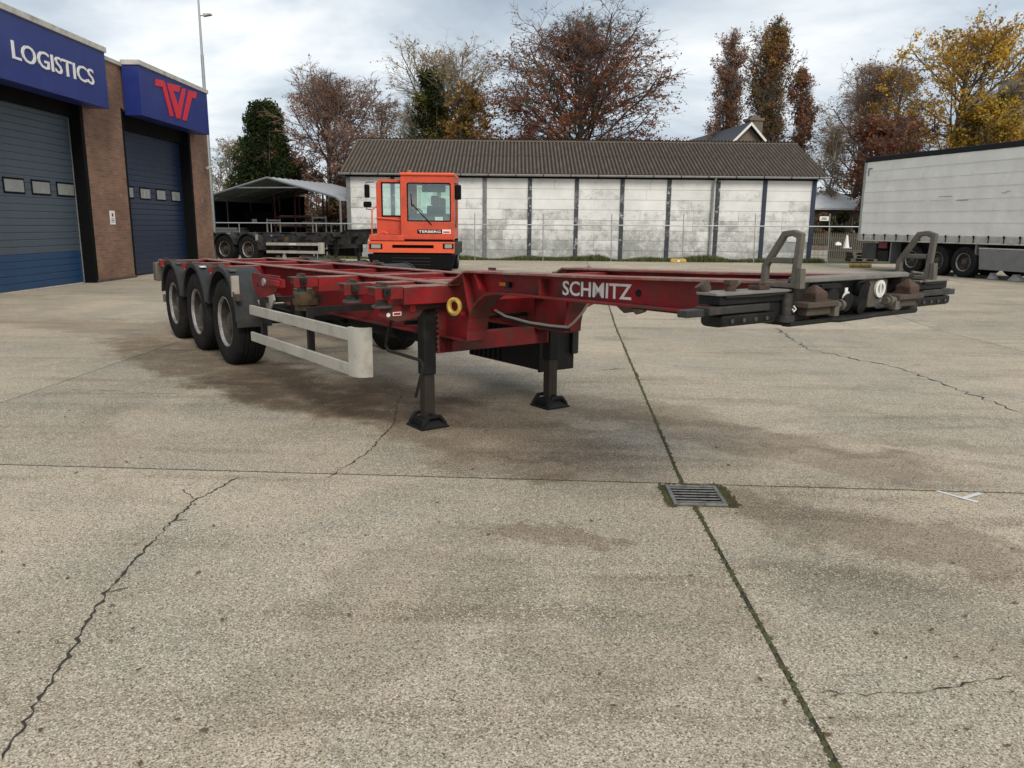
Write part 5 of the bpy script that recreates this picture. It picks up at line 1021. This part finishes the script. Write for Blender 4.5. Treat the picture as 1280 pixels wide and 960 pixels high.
def make_tree(name, label, cx_px, top_px, half_px, Y, kind, leaves, bark, seed, group=None, dens=1., lsize=.16, n1=24, n2=9, n3=6, n4=4, trunk_r=None, split=.12, ang=(70, 28), shape='round', droop=0., leaf_low=None, twig=.011):
    rd = random.Random(seed); g = np.random.default_rng(seed)
    P = at(cx_px, top_px, Y); Xc = float(P[0]); Ht = float(P[2]) - .1; Wd = half_px / F_PX * Y
    root = thing(name, label, 'tree', (Xc, Y, .1), 0, group)
    segs = {0: [], 1: [], 2: [], 3: []}; tips = []
    def env(t):
        if shape == 'round': return max(.12, math.sin(math.pi * min(1, .18 + .80 * t)) ** .7)
        if shape == 'poplar': return .12 + .88 * math.sin(math.pi * min(1, .2 + .78 * t)) ** 1.1
        if shape == 'vase': return .45 + .55 * math.sin(math.pi * (.1 + .8 * t))
        if shape == 'dome': return max(.1, (1 - t ** 1.6) ** .8 * (.75 + .25 * min(1, t * 5)))
        return max(.08, (1 - t) ** .8)                               # cone
    def nrm(v): l_ = math.sqrt(v[0] ** 2 + v[1] ** 2 + v[2] ** 2) + 1e-9; return (v[0] / l_, v[1] / l_, v[2] / l_)
    def turn(d, ang_, az):
        d = Vector(d); o = d.orthogonal().normalized(); o.rotate(Matrix.Rotation(az, 3, d)); return tuple((d * math.cos(ang_) + o * math.sin(ang_)).normalized())
    def branch(p, d, Ln, r, lvl, nseg, wob, trop):
        pts = [p]; ds = [d]; rs = [r]
        for i in range(nseg):
            d = nrm((d[0] + rd.gauss(0, wob), d[1] + rd.gauss(0, wob), d[2] + rd.gauss(0, wob) + trop))
            q = (p[0] + d[0] * Ln / nseg, p[1] + d[1] * Ln / nseg, p[2] + d[2] * Ln / nseg); r2 = r * (1 - .72 / nseg) if lvl else r * (1 - .78 / nseg * 1.1)
            segs[min(lvl, 3)].append((p, q, r, r2)); p, r = q, r2; pts.append(p); ds.append(d); rs.append(r)
        return pts, ds, rs
    tr = trunk_r or Ht * .018
    pts0, ds0, rs0 = branch((0, 0, 0), (rd.gauss(0, .02), rd.gauss(0, .02), 1), Ht * .97, tr, 0, 10, .03, .05)
    for k in range(n1):
        t = split + (1 - split) * (k + rd.random()) / n1 * .96; f = t * 10; i = min(9, int(f)); fr = f - i
        p = tuple(pts0[i][c] + (pts0[i + 1][c] - pts0[i][c]) * fr for c in range(3)); tt = (t - split) / (1 - split)
        a = R(ang[0] + (ang[1] - ang[0]) * tt + rd.gauss(0, 7)); az = k * 2.4 + rd.gauss(0, .5)
        Lb = Wd * env(tt) / max(.28, math.sin(a)) * rd.uniform(.72, 1.12)
        if shape in ('round', 'vase', 'dome'): Lb = min(Lb, (Ht * 1.02 - p[2]) / max(.15, math.cos(a)) * .95 + .8)
        d = turn((0, 0, 1), a, az)
        P1, D1, R1 = branch(p, d, Lb, min(rs0[i] * .55, .015 + Lb * .012), 1, 5, .10, .05 if droop == 0 else .02)
        m2 = max(3, int(n2 * (.5 + Lb / Wd * .5)))
        for j in range(m2):
            s = .18 + .82 * (j + rd.random()) / m2; f2 = s * 5; i2 = min(4, int(f2)); fr2 = f2 - i2
            p2 = tuple(P1[i2][c] + (P1[i2 + 1][c] - P1[i2][c]) * fr2 for c in range(3)); L2 = Lb * rd.uniform(.28, .46) * (1.15 - .6 * s)
            P2_, D2, R2 = branch(p2, turn(D1[i2], R(rd.uniform(28, 58)), rd.uniform(0, 6.28)), L2, max(R1[i2] * .55, twig * 1.4), 2, 3, .13, .06 - droop * .12)
            for u in range(n3):
                s3 = .2 + .8 * (u + rd.random()) / n3; i3 = min(2, int(s3 * 3)); fr3 = s3 * 3 - i3
                p3 = tuple(P2_[i3][c] + (P2_[i3 + 1][c] - P2_[i3][c]) * fr3 for c in range(3)); L3 = max(.25, L2 * rd.uniform(.3, .55))
                P3, D3, R3 = branch(p3, turn(D2[i3], R(rd.uniform(25, 60)), rd.uniform(0, 6.28)), L3, max(R2[i3] * .6, twig), 3, 2, .15, .05 - droop * .35)
                for w_ in range(n4):
                    q = P3[rd.choice((1, 2))]; L4 = rd.uniform(.2, .5) * (1 + droop); d4 = turn(D3[1], R(rd.uniform(20, 55)), rd.uniform(0, 6.28)); d4 = nrm((d4[0], d4[1], d4[2] - droop * .8))
                    e_ = tuple(q[c] + d4[c] * L4 for c in range(3)); segs[3].append((q, e_, twig * .8, twig * .35)); tips.append((q, e_))
                tips.append((p3, P3[2]))
    pts_ = np.array([t[1] for t in tips]); sx_ = Wd / np.percentile(np.abs(pts_[:, 0]), 96); sz_ = Ht / np.percentile(pts_[:, 2], 99.6)
    SC = np.array([sx_, sx_, sz_]); lo_ = lambda z: 1.
    for lv in segs: segs[lv] = [(np.array(a) * SC, np.array(c) * SC, r0 * min(1, sx_ * 1.1), r1 * min(1, sx_ * 1.1)) if lv < 3 else (np.array(a) * SC, np.array(c) * SC, r0, r1) for a, c, r0, r1 in segs[lv]]
    tips = [(np.array(a) * SC, np.array(c) * SC) for a, c in tips]
    Vt, Qt = [], []; off = 0
    for lv, kk in ((0, 8), (1, 5), (2, 4)):
        if segs[lv]:
            V, Q = prisms(segs[lv], kk); Vt.append(V); Qt.append(Q + off); off += len(V)
    V = np.concatenate(Vt); Q = np.concatenate(Qt); np_mesh('trunk', V, Q, [bark], root)
    V, Q = prisms(segs[3], 3); cw_ = [V]; cq = [Q]; ci = [np.zeros(len(Q), int)]; off = len(V)
    A = np.array([t[0] for t in tips]); Bp = np.array([t[1] for t in tips])
    nl = int(len(tips) * dens)
    if nl:
        idx = g.integers(0, len(tips), nl); tt = g.uniform(.2, 1.05, nl)[:, None]; C = A[idx] + (Bp[idx] - A[idx]) * tt + g.normal(0, .07, (nl, 3))
        nz_ = np.sin(C[:, 0] * 1.5 + seed) * np.sin(C[:, 1] * 1.7 + 1) * np.sin(C[:, 2] * 1.3 + 2) + .6 * np.sin(C[:, 0] * 3.7) * np.sin(C[:, 2] * 3.1 + seed)
        keep = g.uniform(-.55, 1.0, nl) < .35 + nz_
        if leaf_low is not None: keep &= g.random(nl) < np.clip(leaf_low - (C[:, 2] / Ht - .5) * 1.7, .04, 1)
        C = C[keep]; nl = len(C); sz = lsize * g.uniform(.55, 1.25, nl)
        D = g.normal(0, 1, (nl, 3)); D /= np.linalg.norm(D, axis=1, keepdims=True); E_ = np.cross(D, g.normal(0, 1, (nl, 3))); E_ /= np.linalg.norm(E_, axis=1, keepdims=True) + 1e-9
        LV = np.stack([C - D * sz[:, None] * .6, C + E_ * sz[:, None] * .36, C + D * sz[:, None] * .6, C - E_ * sz[:, None] * .36], 1).reshape(-1, 3)
        cw_.append(LV); cq.append(np.arange(4 * nl).reshape(-1, 4) + off)
        pick = np.floor(np.clip((.5 + .35 * np.sin(C[:, 0] * .9 + seed) * np.sin(C[:, 2] * .8) + g.normal(0, .22, nl)), 0, .999) * len(leaves)).astype(int); ci.append(pick + 1)
    np_mesh('crown', np.concatenate(cw_), np.concatenate(cq), [bark] + leaves, root, np.concatenate(ci))
    return root
def bush(name, label, cat, x0p, x1p, top_px, Y, Dp, leaves, seed, n_=9000, ls=.16, bottom=.1, fall=.55, parts=('stem', 'crown'), kind=None, cone=False):
    """dense foliage mass: leaf faces over lumps of uneven size, with a few stems inside"""
    g = np.random.default_rng(seed); xa, xb = float(at(x0p, top_px + 30, Y)[0]), float(at(x1p, top_px + 30, Y)[0]); zt = float(at((x0p + x1p) / 2, top_px, Y)[2]); Hh = zt - bottom; Wd = xb - xa
    root = thing(name, label, cat, ((xa + xb) / 2, Y, bottom))
    if kind: root['kind'] = kind
    nb_ = max(14, int(Wd * Hh * (3.6 if cone else 1.6))); bx = g.uniform(-.5, .5, nb_); bz = g.uniform(.02, 1, nb_); by = g.uniform(-.5, .5, nb_)
    if cone: bz **= 1.25; bx *= np.clip(1.08 - bz, .06, 1) ** .7; by *= np.clip(1.08 - bz, .06, 1) ** .7
    else:
        lim = np.clip(1.15 - (2 * np.abs(bx)) ** 3 * fall, .2, 1); bz *= lim * g.uniform(.82, 1.0, nb_)
    rad = g.uniform(.35, .8, nb_) * (.85 if cone else 1) * min(1.2, .35 + Hh * .12)
    C = np.stack([bx * (Wd - rad), by * (Dp - rad), np.maximum(bz * Hh - rad * .5, rad * .5)], 1)
    i = g.integers(0, nb_, n_); d = g.normal(0, 1, (n_, 3)); d /= np.linalg.norm(d, axis=1, keepdims=True)
    Pp = C[i] + d * (rad[i] * g.uniform(.5, 1.08, n_))[:, None]; Pp[:, 2] = np.clip(Pp[:, 2], .02, None)
    sz = ls * g.uniform(.5, 1.3, n_); D = g.normal(0, 1, (n_, 3)); D[:, 2] -= .3; D /= np.linalg.norm(D, axis=1, keepdims=True); E_ = np.cross(D, g.normal(0, 1, (n_, 3))); E_ /= np.linalg.norm(E_, axis=1, keepdims=True)
    LV = np.stack([Pp - D * sz[:, None] * .6, Pp + E_ * sz[:, None] * .34, Pp + D * sz[:, None] * .6, Pp - E_ * sz[:, None] * .34], 1).reshape(-1, 3)
    pick = np.floor(np.clip(g.random(nb_)[i] * .7 + g.random(n_) * .3, 0, .999) * len(leaves)).astype(int)
    rd = random.Random(seed); sg = []
    for k in range(5 if Wd < 6 else 12):
        p = (rd.uniform(-.35, .35) * Wd * (.2 if cone else 1), rd.uniform(-.2, .2) * Dp, 0.)
        for q in range(4):
            n2_ = (p[0] + rd.gauss(0, .12), p[1] + rd.gauss(0, .12), p[2] + Hh * .2); sg.append((p, n2_, .07 - .012 * q, .06 - .012 * q)); p = n2_
    V, Q = prisms(sg, 5); np_mesh(parts[0], V, Q, [BARK[0]], root)
    np_mesh(parts[1], LV, np.arange(4 * n_).reshape(-1, 4), leaves, root, pick); return root
TG = 'autumn trees behind the shed'
make_tree('beech_tree', 'broad beech with sparse copper leaves and a bare top behind the shed', 732, 18, 104, 47, 'b', [LF['maroon'], LF['copper'], LF['rust'], LF['brown']], BARK[0], 11, TG, dens=6.5, lsize=.135, n1=60, n2=13, n3=6, n4=3, split=.16, ang=(64, 10), leaf_low=.82, trunk_r=.22, shape='dome', twig=.013)
make_tree('lime_tree', 'tall nearly bare tree with a few pale leaves rising behind a dark fir', 560, 56, 60, 52, 'b', [LF['palegold'], LF['ochre']], BARK[3], 12, TG, dens=.75, lsize=.13, n1=30, n2=10, n3=6, n4=4, split=.15, ang=(62, 12), twig=.010)
make_tree('cherry_tree', 'rounded twiggy tree with pinkish brown leaves next to the dark conifer', 408, 92, 68, 46, 'b', [LF['pinkbrown'], LF['pinkbrown'], LF['brown'], LF['rust']], BARK[2], 13, TG, dens=3.2, lsize=.125, n1=48, n2=10, n3=6, n4=4, split=.1, ang=(66, 12), twig=.014, leaf_low=.85)
make_tree('young_birch', 'slim bare young tree between the brown tree and the tall pale one', 470, 118, 24, 54, 'b', [LF['pinkbrown'], LF['brown']], BARK[2], 14, TG, dens=.7, lsize=.14, n1=20, n2=6, n3=5, n4=4, shape='poplar', ang=(40, 12))
make_tree('bare_tree', 'thin bare grey-green tree beside the end of the brick workshop', 280, 172, 34, 50, 'b', [LF['olive'], LF['palegold']], BARK[3], 15, TG, dens=.8, lsize=.12, n1=22, n2=7, n3=5, n4=4, ang=(55, 12), split=.05)
make_tree('bare_tree', 'low bare tree between the slim young tree and the dark fir', 508, 128, 30, 56, 'b', [LF['palegold']], BARK[3], 16, TG, dens=.4, lsize=.12, n1=20, n2=7, n3=5, n4=4, ang=(55, 12))
make_tree('poplar_tree', 'narrow rusty brown poplar with sparse top above the slate roof', 918, 42, 21, 60, 'b', [LF['brown'], LF['rust'], LF['pinkbrown'], LF['pinkbrown']], BARK[1], 17, TG, dens=1.7, lsize=.145, n1=48, n2=8, n3=5, n4=3, shape='poplar', ang=(24, 9), split=.12)
make_tree('poplar_tree', 'tallest narrow poplar, dense dark brown, behind the chimney', 968, 27, 24, 60, 'b', [LF['brown'], LF['olive'], LF['rust'], LF['ochre']], BARK[1], 18, TG, dens=2.3, lsize=.145, n1=54, n2=9, n3=5, n4=3, shape='poplar', ang=(24, 9), split=.12)
make_tree('poplar_tree', 'small slender poplar with pinkish brown leaves, shortest of three', 1007, 84, 15, 60, 'b', [LF['pinkbrown'], LF['rust'], LF['brown']], BARK[1], 19, TG, dens=1.4, lsize=.18, n1=38, n2=7, n3=5, n4=3, shape='poplar', ang=(30, 12), split=.1)
make_tree('birch_tree', 'leafless purplish birch with fine drooping twigs behind the curtain trailer', 1078, 76, 46, 55, 'b', [LF['brown'], LF['ochre']], BARK[2], 20, TG, dens=.45, lsize=.14, n1=30, n2=10, n3=7, n4=4, ang=(55, 12), droop=.35, split=.12, twig=.012)
make_tree('birch_tree', 'second drooping birch with ochre leaves touching the yellow ash', 1122, 82, 34, 58, 'b', [LF['ochre'], LF['gold'], LF['brown']], BARK[2], 21, TG, dens=1.2, lsize=.16, n1=24, n2=8, n3=6, n4=4, ang=(55, 12), droop=.3, split=.15)
make_tree('bare_tree', 'thin pale bare tree beside the navy corner post of the shed', 1036, 150, 20, 52, 'b', [LF['palegold'], LF['brown']], BARK[3], 22, TG, dens=.6, lsize=.13, n1=22, n2=6, n3=5, n4=4, ang=(38, 12), shape='poplar')
make_tree('ash_tree', 'large spreading ash with golden yellow leaves above the curtain trailer', 1196, 28, 84, 50, 'b', [LF['yellow'], LF['gold'], LF['ochre']], BARK[1], 23, TG, dens=4.6, lsize=.165, n1=28, n2=9, n3=6, n4=3, ang=(62, 22), split=.36, shape='vase', trunk_r=.27)
make_tree('copper_shrub', 'dark reddish brown leafy small tree between shed and curtain trailer', 1112, 140, 42, 47, 'b', [LF['maroon'], LF['brown'], LF['copper']], BARK[0], 24, TG, dens=2.2, lsize=.17, n1=30, n2=9, n3=6, n4=3, ang=(70, 15), split=.38)
make_tree('maple_tree', 'low golden orange maple in front of the tall pale tree', 585, 96, 36, 48, 'b', [LF['gold'], LF['ochre'], LF['olive'], LF['rust']], BARK[0], 25, TG, dens=5.5, lsize=.18, n1=30, n2=9, n3=6, n4=3, ang=(72, 15), split=.1, leaf_low=.95)
make_tree('willow_tree', 'olive yellow bushy tree in front of the grey silos', 1243, 116, 40, 48, 'b', [LF['ochre'], LF['yellow'], LF['olive']], BARK[0], 26, TG, dens=4.4, lsize=.16, n1=28, n2=9, n3=6, n4=3, ang=(75, 15), split=.1)
bush('conifer_tree', 'dense dark green conifer beside the pinkish brown tree', 'tree', 280, 384, 128, 45, 4.6, [LF['conifer'], LF['dgreen'], LF['green']], 31, 60000, .15, parts=('trunk', 'crown'), cone=True)
bush('fir_tree', 'dark ivy-grown fir standing against the tall pale tree', 'tree', 496, 580, 84, 49, 4.0, [LF['dgreen'], LF['ivy'], LF['olive']], 32, 40000, .14, parts=('trunk', 'crown'), cone=True)
bush('hedge', 'dark green garden hedge behind the carport', 'hedge', 255, 440, 246, 45, 1.6, [LF['dgreen'], LF['green'], LF['ivy'], LF['olive']], 33, 22000, .16, fall=.1)
bush('hedge', 'brown and olive hedge above the carport roof', 'hedge', 350, 440, 205, 48, 2.0, [LF['brown'], LF['olive'], LF['rust'], LF['dgreen']], 34, 13000, .18, fall=.2)
bush('hedge', 'dark evergreen hedge between the shed corner post and the curtain trailer', 'hedge', 1008, 1085, 268, 44, 1.4, [LF['dgreen'], LF['green'], LF['ivy']], 35, 12000, .15, fall=.1)
bush('hedge', 'reddish brown hedge below the low house with the sky-reflecting pale roof', 'hedge', 1005, 1080, 258, 47, 1.4, [LF['maroon'], LF['brown'], LF['ivy']], 36, 9000, .15, fall=.1)
bush('hedge', 'long mixed hedge hidden behind the curtain trailer', 'hedge', 1080, 1400, 215, 52, 2.0, [LF['brown'], LF['dgreen'], LF['ochre'], LF['maroon']], 37, 20000, .2, fall=.1)
bush('hedge', 'low brown hedge far behind the shed roof', 'hedge', 430, 700, 190, 60, 2.0, [LF['brown'], LF['maroon'], LF['olive']], 38, 12000, .2, fall=.1)

# ------------------------------------------------------------------ houses, silos, garden fence, pallets
M['slate'] = mat('dark slate roof', (.03, .033, .04), .6, var=.25, scale=5); M['render'] = mat('brown render', (.16, .125, .095), .85, var=.2)
M['paleroof'] = mat('pale light-catching roof', (.72, .72, .71), .5, var=.15, scale=3); M['silo'] = mat('weathered silo concrete', (.25, .24, .225), .8, var=.25, scale=.6, dirt=[((.13, .125, .12), .5, .7, .4)])  # house roof: sky reflection painted in as a pale base colour
hs = thing('gable_house', 'brick house with dark slate roof and white gable boards behind the shed', 'house', (float(at(936, 160, 54)[0]), 54, .1), R(8))
zA = float(at(937, 157, 54)[2]) - .1; hw = 4.2
b = MB(); b.prism([(-hw, 0), (hw, 0), (hw, zA - hw), (0, zA - .02), (-hw, zA - hw)], 1, 0, 11); b.build('wall', M['render'], hs)
for s in (1, -1):
    b = MB(); b.prism([(0, zA), (s * (hw + .4), zA - hw - .4), (s * (hw + .4), zA - hw - .22), (0, zA + .2)], 1, -.35, 11.3); b.build('roof', M['slate'], hs)
    b = MB(); b.prism([(0, zA - .02), (s * (hw + .4), zA - hw - .42), (s * (hw + .4), zA - hw - .2), (0, zA + .18)], 1, -.42, -.352); b.build('barge_board', M['white'], hs)
x_c = float(at(951, 160, 54)[0]) - float(at(936, 160, 54)[0]); zc = float(at(951, 148, 54)[2]) - .1
b = MB(); b.box(x_c - .45, x_c + .45, .6, 1.5, zA - 3, zc - .05); b.box(x_c - .53, x_c + .53, .52, 1.58, zc - .05, zc + .12); b.box(x_c - .3, x_c + .3, .75, 1.35, zc + .12, zc + .3); b.build('chimney', M['render'], hs)
h2 = thing('low_house', 'low dark brick house with a pale hipped roof seen past the shed', 'house', (float(at(1052, 260, 50)[0]), 50, .1))
e_ = float(at(1045, 260, 50)[2]) - .1; tpz = float(at(1050, 243, 50)[2]) - .1; hx = 2.4
MB().box(-hx + .25, hx - .25, 0, 5, 0, e_).build('wall', M['brickdark'], h2)
b = MB(); b.add([(-hx, -.3, e_), (hx, -.3, e_), (hx, 5.3, e_), (-hx, 5.3, e_), (-.3, 2.4, tpz + .35), (.3, 2.4, tpz + .35), (-hx, -.3, e_ - .12), (hx, -.3, e_ - .12), (hx, 5.3, e_ - .12), (-hx, 5.3, e_ - .12)], [(0, 1, 5, 4), (1, 2, 5), (2, 3, 4, 5), (3, 0, 4), (6, 7, 1, 0), (7, 8, 2, 1), (8, 9, 3, 2), (9, 6, 0, 3), (9, 8, 7, 6)]); b.build('roof', M['paleroof'], h2)
b = MB(); b.box(.9, 1.4, -.02, .2, .9, 2.0); wd = b.build('window', M['white'], h2); MB().box(.96, 1.34, -.03, -.021, .96, 1.94).build('pane', M['glass'], wd)
MB().box(1.1, 1.35, -.25, -.02, 2.05, 2.2).build('wall_lamp', M['white'], h2)
h3 = thing('flat_annex', 'brown flat-roofed annex between the shed and the low house', 'house', (float(at(1024, 260, 54)[0]), 54, .1)); MB().box(-2.6, 2.2, 0, 4, 0, float(at(1020, 246, 54)[2]) - .1).build('wall', M['render'], h3); MB().box(-2.8, 2.4, -.2, 4.2, float(at(1020, 246, 54)[2]) - .098, float(at(1020, 242, 54)[2]) - .1).build('roof', M['slate'], h3)
for i, (xa, xb, yt_, Yd) in enumerate([(1256, 1345, 100, 85), (1207, 1258, 120, 92)]):
    pa, pb = at(xa, yt_, Yd), at(xb, yt_, Yd); r_ = float(pb[0] - pa[0]) / 2; zt = float(pa[2]) - .1
    o = thing('silo', ['tall weathered concrete silo with steel gear on its top', 'paler and lower concrete silo behind the yellow ash'][i], 'silo', (float(pa[0]) + r_, Yd, .1))
    b = MB(); b.cyl((0, 0, 0), (0, 0, zt), r_, n=40); b.build('drum', M['silo'], o, smooth=True)
    for k in range(6): b = MB(); b.cyl((0, 0, zt - 1.5 - k * 2.2), (0, 0, zt - 1.42 - k * 2.2), r_ + .06, n=40); b.build('band', M['silo'], o, smooth=True)
    b = MB(); b.cyl((0, 0, zt + .01), (0, 0, zt + .5), r_ * .98, r_ * .4, 40); b.build('cap', M['silo'], o, smooth=True)
    if i == 0:
        b = MB(); q = at(1274, 85, Yd); qx = float(q[0]) - float(pa[0]) - r_; b.box(qx - .6, qx + .9, -2.6, -1.4, zt, zt + 1.4); b.box(qx - .3, qx + .5, -2.4, -1.6, zt + 1.4, zt + 2.6); b.build('head_house', M['carframe'], o)
        for k in range(4): MB().cyl((qx - 1.6 + k * .55, -2.7, zt - .1), (qx - 1.6 + k * .55, -2.7, zt + 1.3), .05, n=6).build('rail_post', M['metal'], o)
        MB().box(qx - 1.7, qx + .6, -2.75, -2.65, zt + 1.2, zt + 1.3).build('rail', M['metal'], o)
    if i == 1:
        for k in (-.5, .5): MB().box(-r_ - 1.6 + k, -r_ - 1.45 + k, -1, -.85, 0, zt - 2.5).build('conveyor_leg', M['carframe'], o)
gf = thing('picket_fence', 'grey wooden garden fence with pointed pickets behind the pallets', 'fence', (float(at(1005, 305, 42)[0]), 42, .1))
pk = None
for k in range(34):
    x = k * .115
    if pk is None: pk = MB().prism([(0, 0), (.075, 0), (.075, 1.3), (.0375, 1.4), (0, 1.3)], 1, 0, .02).build('picket', mat('weathered wood', (.12, .105, .085), .9, var=.3, scale=5), gf)
    else: piece(pk, loc=(x, 0, random.uniform(-.02, .02) - .0), parent=gf)
for zz_ in (.4, 1.05): MB().box(0, 3.95, .021, .06, zz_, zz_ + .07).build('rail', M['render'], gf)
M['palletwood'] = mat('old pallet wood', (.14, .115, .09), .9, var=.35, scale=7); M['palletdark'] = mat('wet dark pallet wood', (.05, .043, .036), .9, var=.35, scale=7)
def pallet(loc, rz, m, label, group):
    o = thing('pallet', label, 'pallet', loc, rz, group)
    for k in range(7): MB().box(-.6, .6, -.4 + k * .117, -.4 + k * .117 + .095, .122, .144).build('deck_board', m, o)
    for y in (-.4, -.05, .3): 
        for x in (-.6, -.07, .46): MB().box(x, x + .14, y, y + .1, .022, .1).build('block', m, o)
        MB().box(-.6, .6, y, y + .1, 0, .022).build('bottom_board', m, o)
    for x in (-.6, -.07, .46): MB().box(x, x + .14, -.4, .4, .1, .122).build('stringer', m, o)
px_, py_ = gnd(1042, 326.5, ZF)[:2]
for k in range(5): pallet((float(px_) + random.uniform(-.04, .04), float(py_) + 3, ZF + .148 * k), random.uniform(-.05, .05), M['palletdark'], ['bottom pallet of the dark weathered stack behind the fence post', 'second pallet up in the dark stack behind the fence post', 'middle pallet of the dark stack behind the fence post', 'pallet just below the top of the dark stack', 'top pallet of the dark stack, under the white cone'][k], 'dark pallet stack')
px_ = float(at(1077, 320, 37.5)[0])
for k in range(3): pallet((px_ + random.uniform(-.04, .04), 37.5, ZF + .148 * k), random.uniform(-.05, .05), M['palletwood'], ['bottom pallet of the pale low stack behind the curtain trailer', 'middle pallet of the pale low stack behind the curtain trailer', 'top pallet of the pale low stack behind the curtain trailer'][k], 'pale pallet stack')
px_ = float(at(1019, 320, 37.6)[0])
for i, (zz_, hh) in enumerate([(0, .28), (.285, .24), (.53, .2)]):
    o = thing('paving_pack', ['lowest pale block pack beside the navy corner post', 'middle pale block pack beside the navy corner post', 'reddish top block pack beside the navy corner post'][i], 'blocks', (px_, 37.6, ZF + zz_))
    for k in range(4): MB().box(-.42 + k * .21, -.42 + k * .21 + .2, -.4, .4, .004, hh - .004).build('block', mat('pale block', (.36, .33, .30), .9, var=.2) if (i, k) == (0, 0) else (bpy.data.materials['pale block'] if i < 2 else M['render']), o)
o = thing('white_sack', 'white sack lying on top of the dark pallets', 'sack', (float(at(1047, 310, 37.4)[0]), 37.4, ZF + .745))
o.scale = (.55, .55, .55); b = MB(); b.add([(-.28, -.2, 0), (.28, -.2, 0), (.28, .2, 0), (-.28, .2, 0), (-.24, -.15, .2), (.2, -.14, .26), (.23, .16, .22), (-.2, .15, .27), (0, 0, .3)], [(0, 3, 2, 1), (0, 1, 5, 4), (1, 2, 6, 5), (2, 3, 7, 6), (3, 0, 4, 7), (4, 5, 8), (5, 6, 8), (6, 7, 8), (7, 4, 8)]); sk_ = b.build('sack_body', M['white'], o, bevel=.05); MB().box(-.03, .03, -.03, .03, .3, .36).build('sack_knot', M['white'], o)
o = thing('traffic_cone', 'white traffic cone standing on the pallets beside the fence', 'cone', (float(at(1057.5, 310, 37.4)[0]), 37.4, ZF + .62)); b = MB(); b.cyl((0, 0, .03), (0, 0, .62), .14, .04, 14); b.build('cone', M['white'], o, smooth=True); MB().box(-.2, .2, -.2, .2, 0, .03).build('base', M['chock'], o)

# worn yellow paint dashes on the concrete in front of the doors
for i, (p, q) in enumerate([((62, 373), (104, 367)), ((128, 363), (152, 359.5))]):
    a, c = gnd(*p, ZF), gnd(*q, ZF); o = thing('painted_line', ['longer worn yellow paint line on the ground by the grey door', 'shorter worn yellow paint line on the ground by the brick pillar'][i], 'marking', (float(a[0]), float(a[1]), ZF + .004)); d = (c - a); d[2] = 0; nn = np.array([-d[1], d[0], 0]) / np.linalg.norm(d) * .05
    dz_ = np.array([0, 0, yard_z(float(c[1])) - yard_z(float(a[1]))]); o.location.z = yard_z(float(a[1])) + .005
    MB().add([nn, d + nn + dz_, d - nn + dz_, -nn], [(3, 2, 1, 0)]).build('paint', mat('worn yellow paint', (.45, .36, .14), .8, var=.2, scale=8, dirt=[((.34, .3, .23), .45, .6, 6)]) if i == 0 else bpy.data.materials['worn yellow paint'], o, recalc=False)
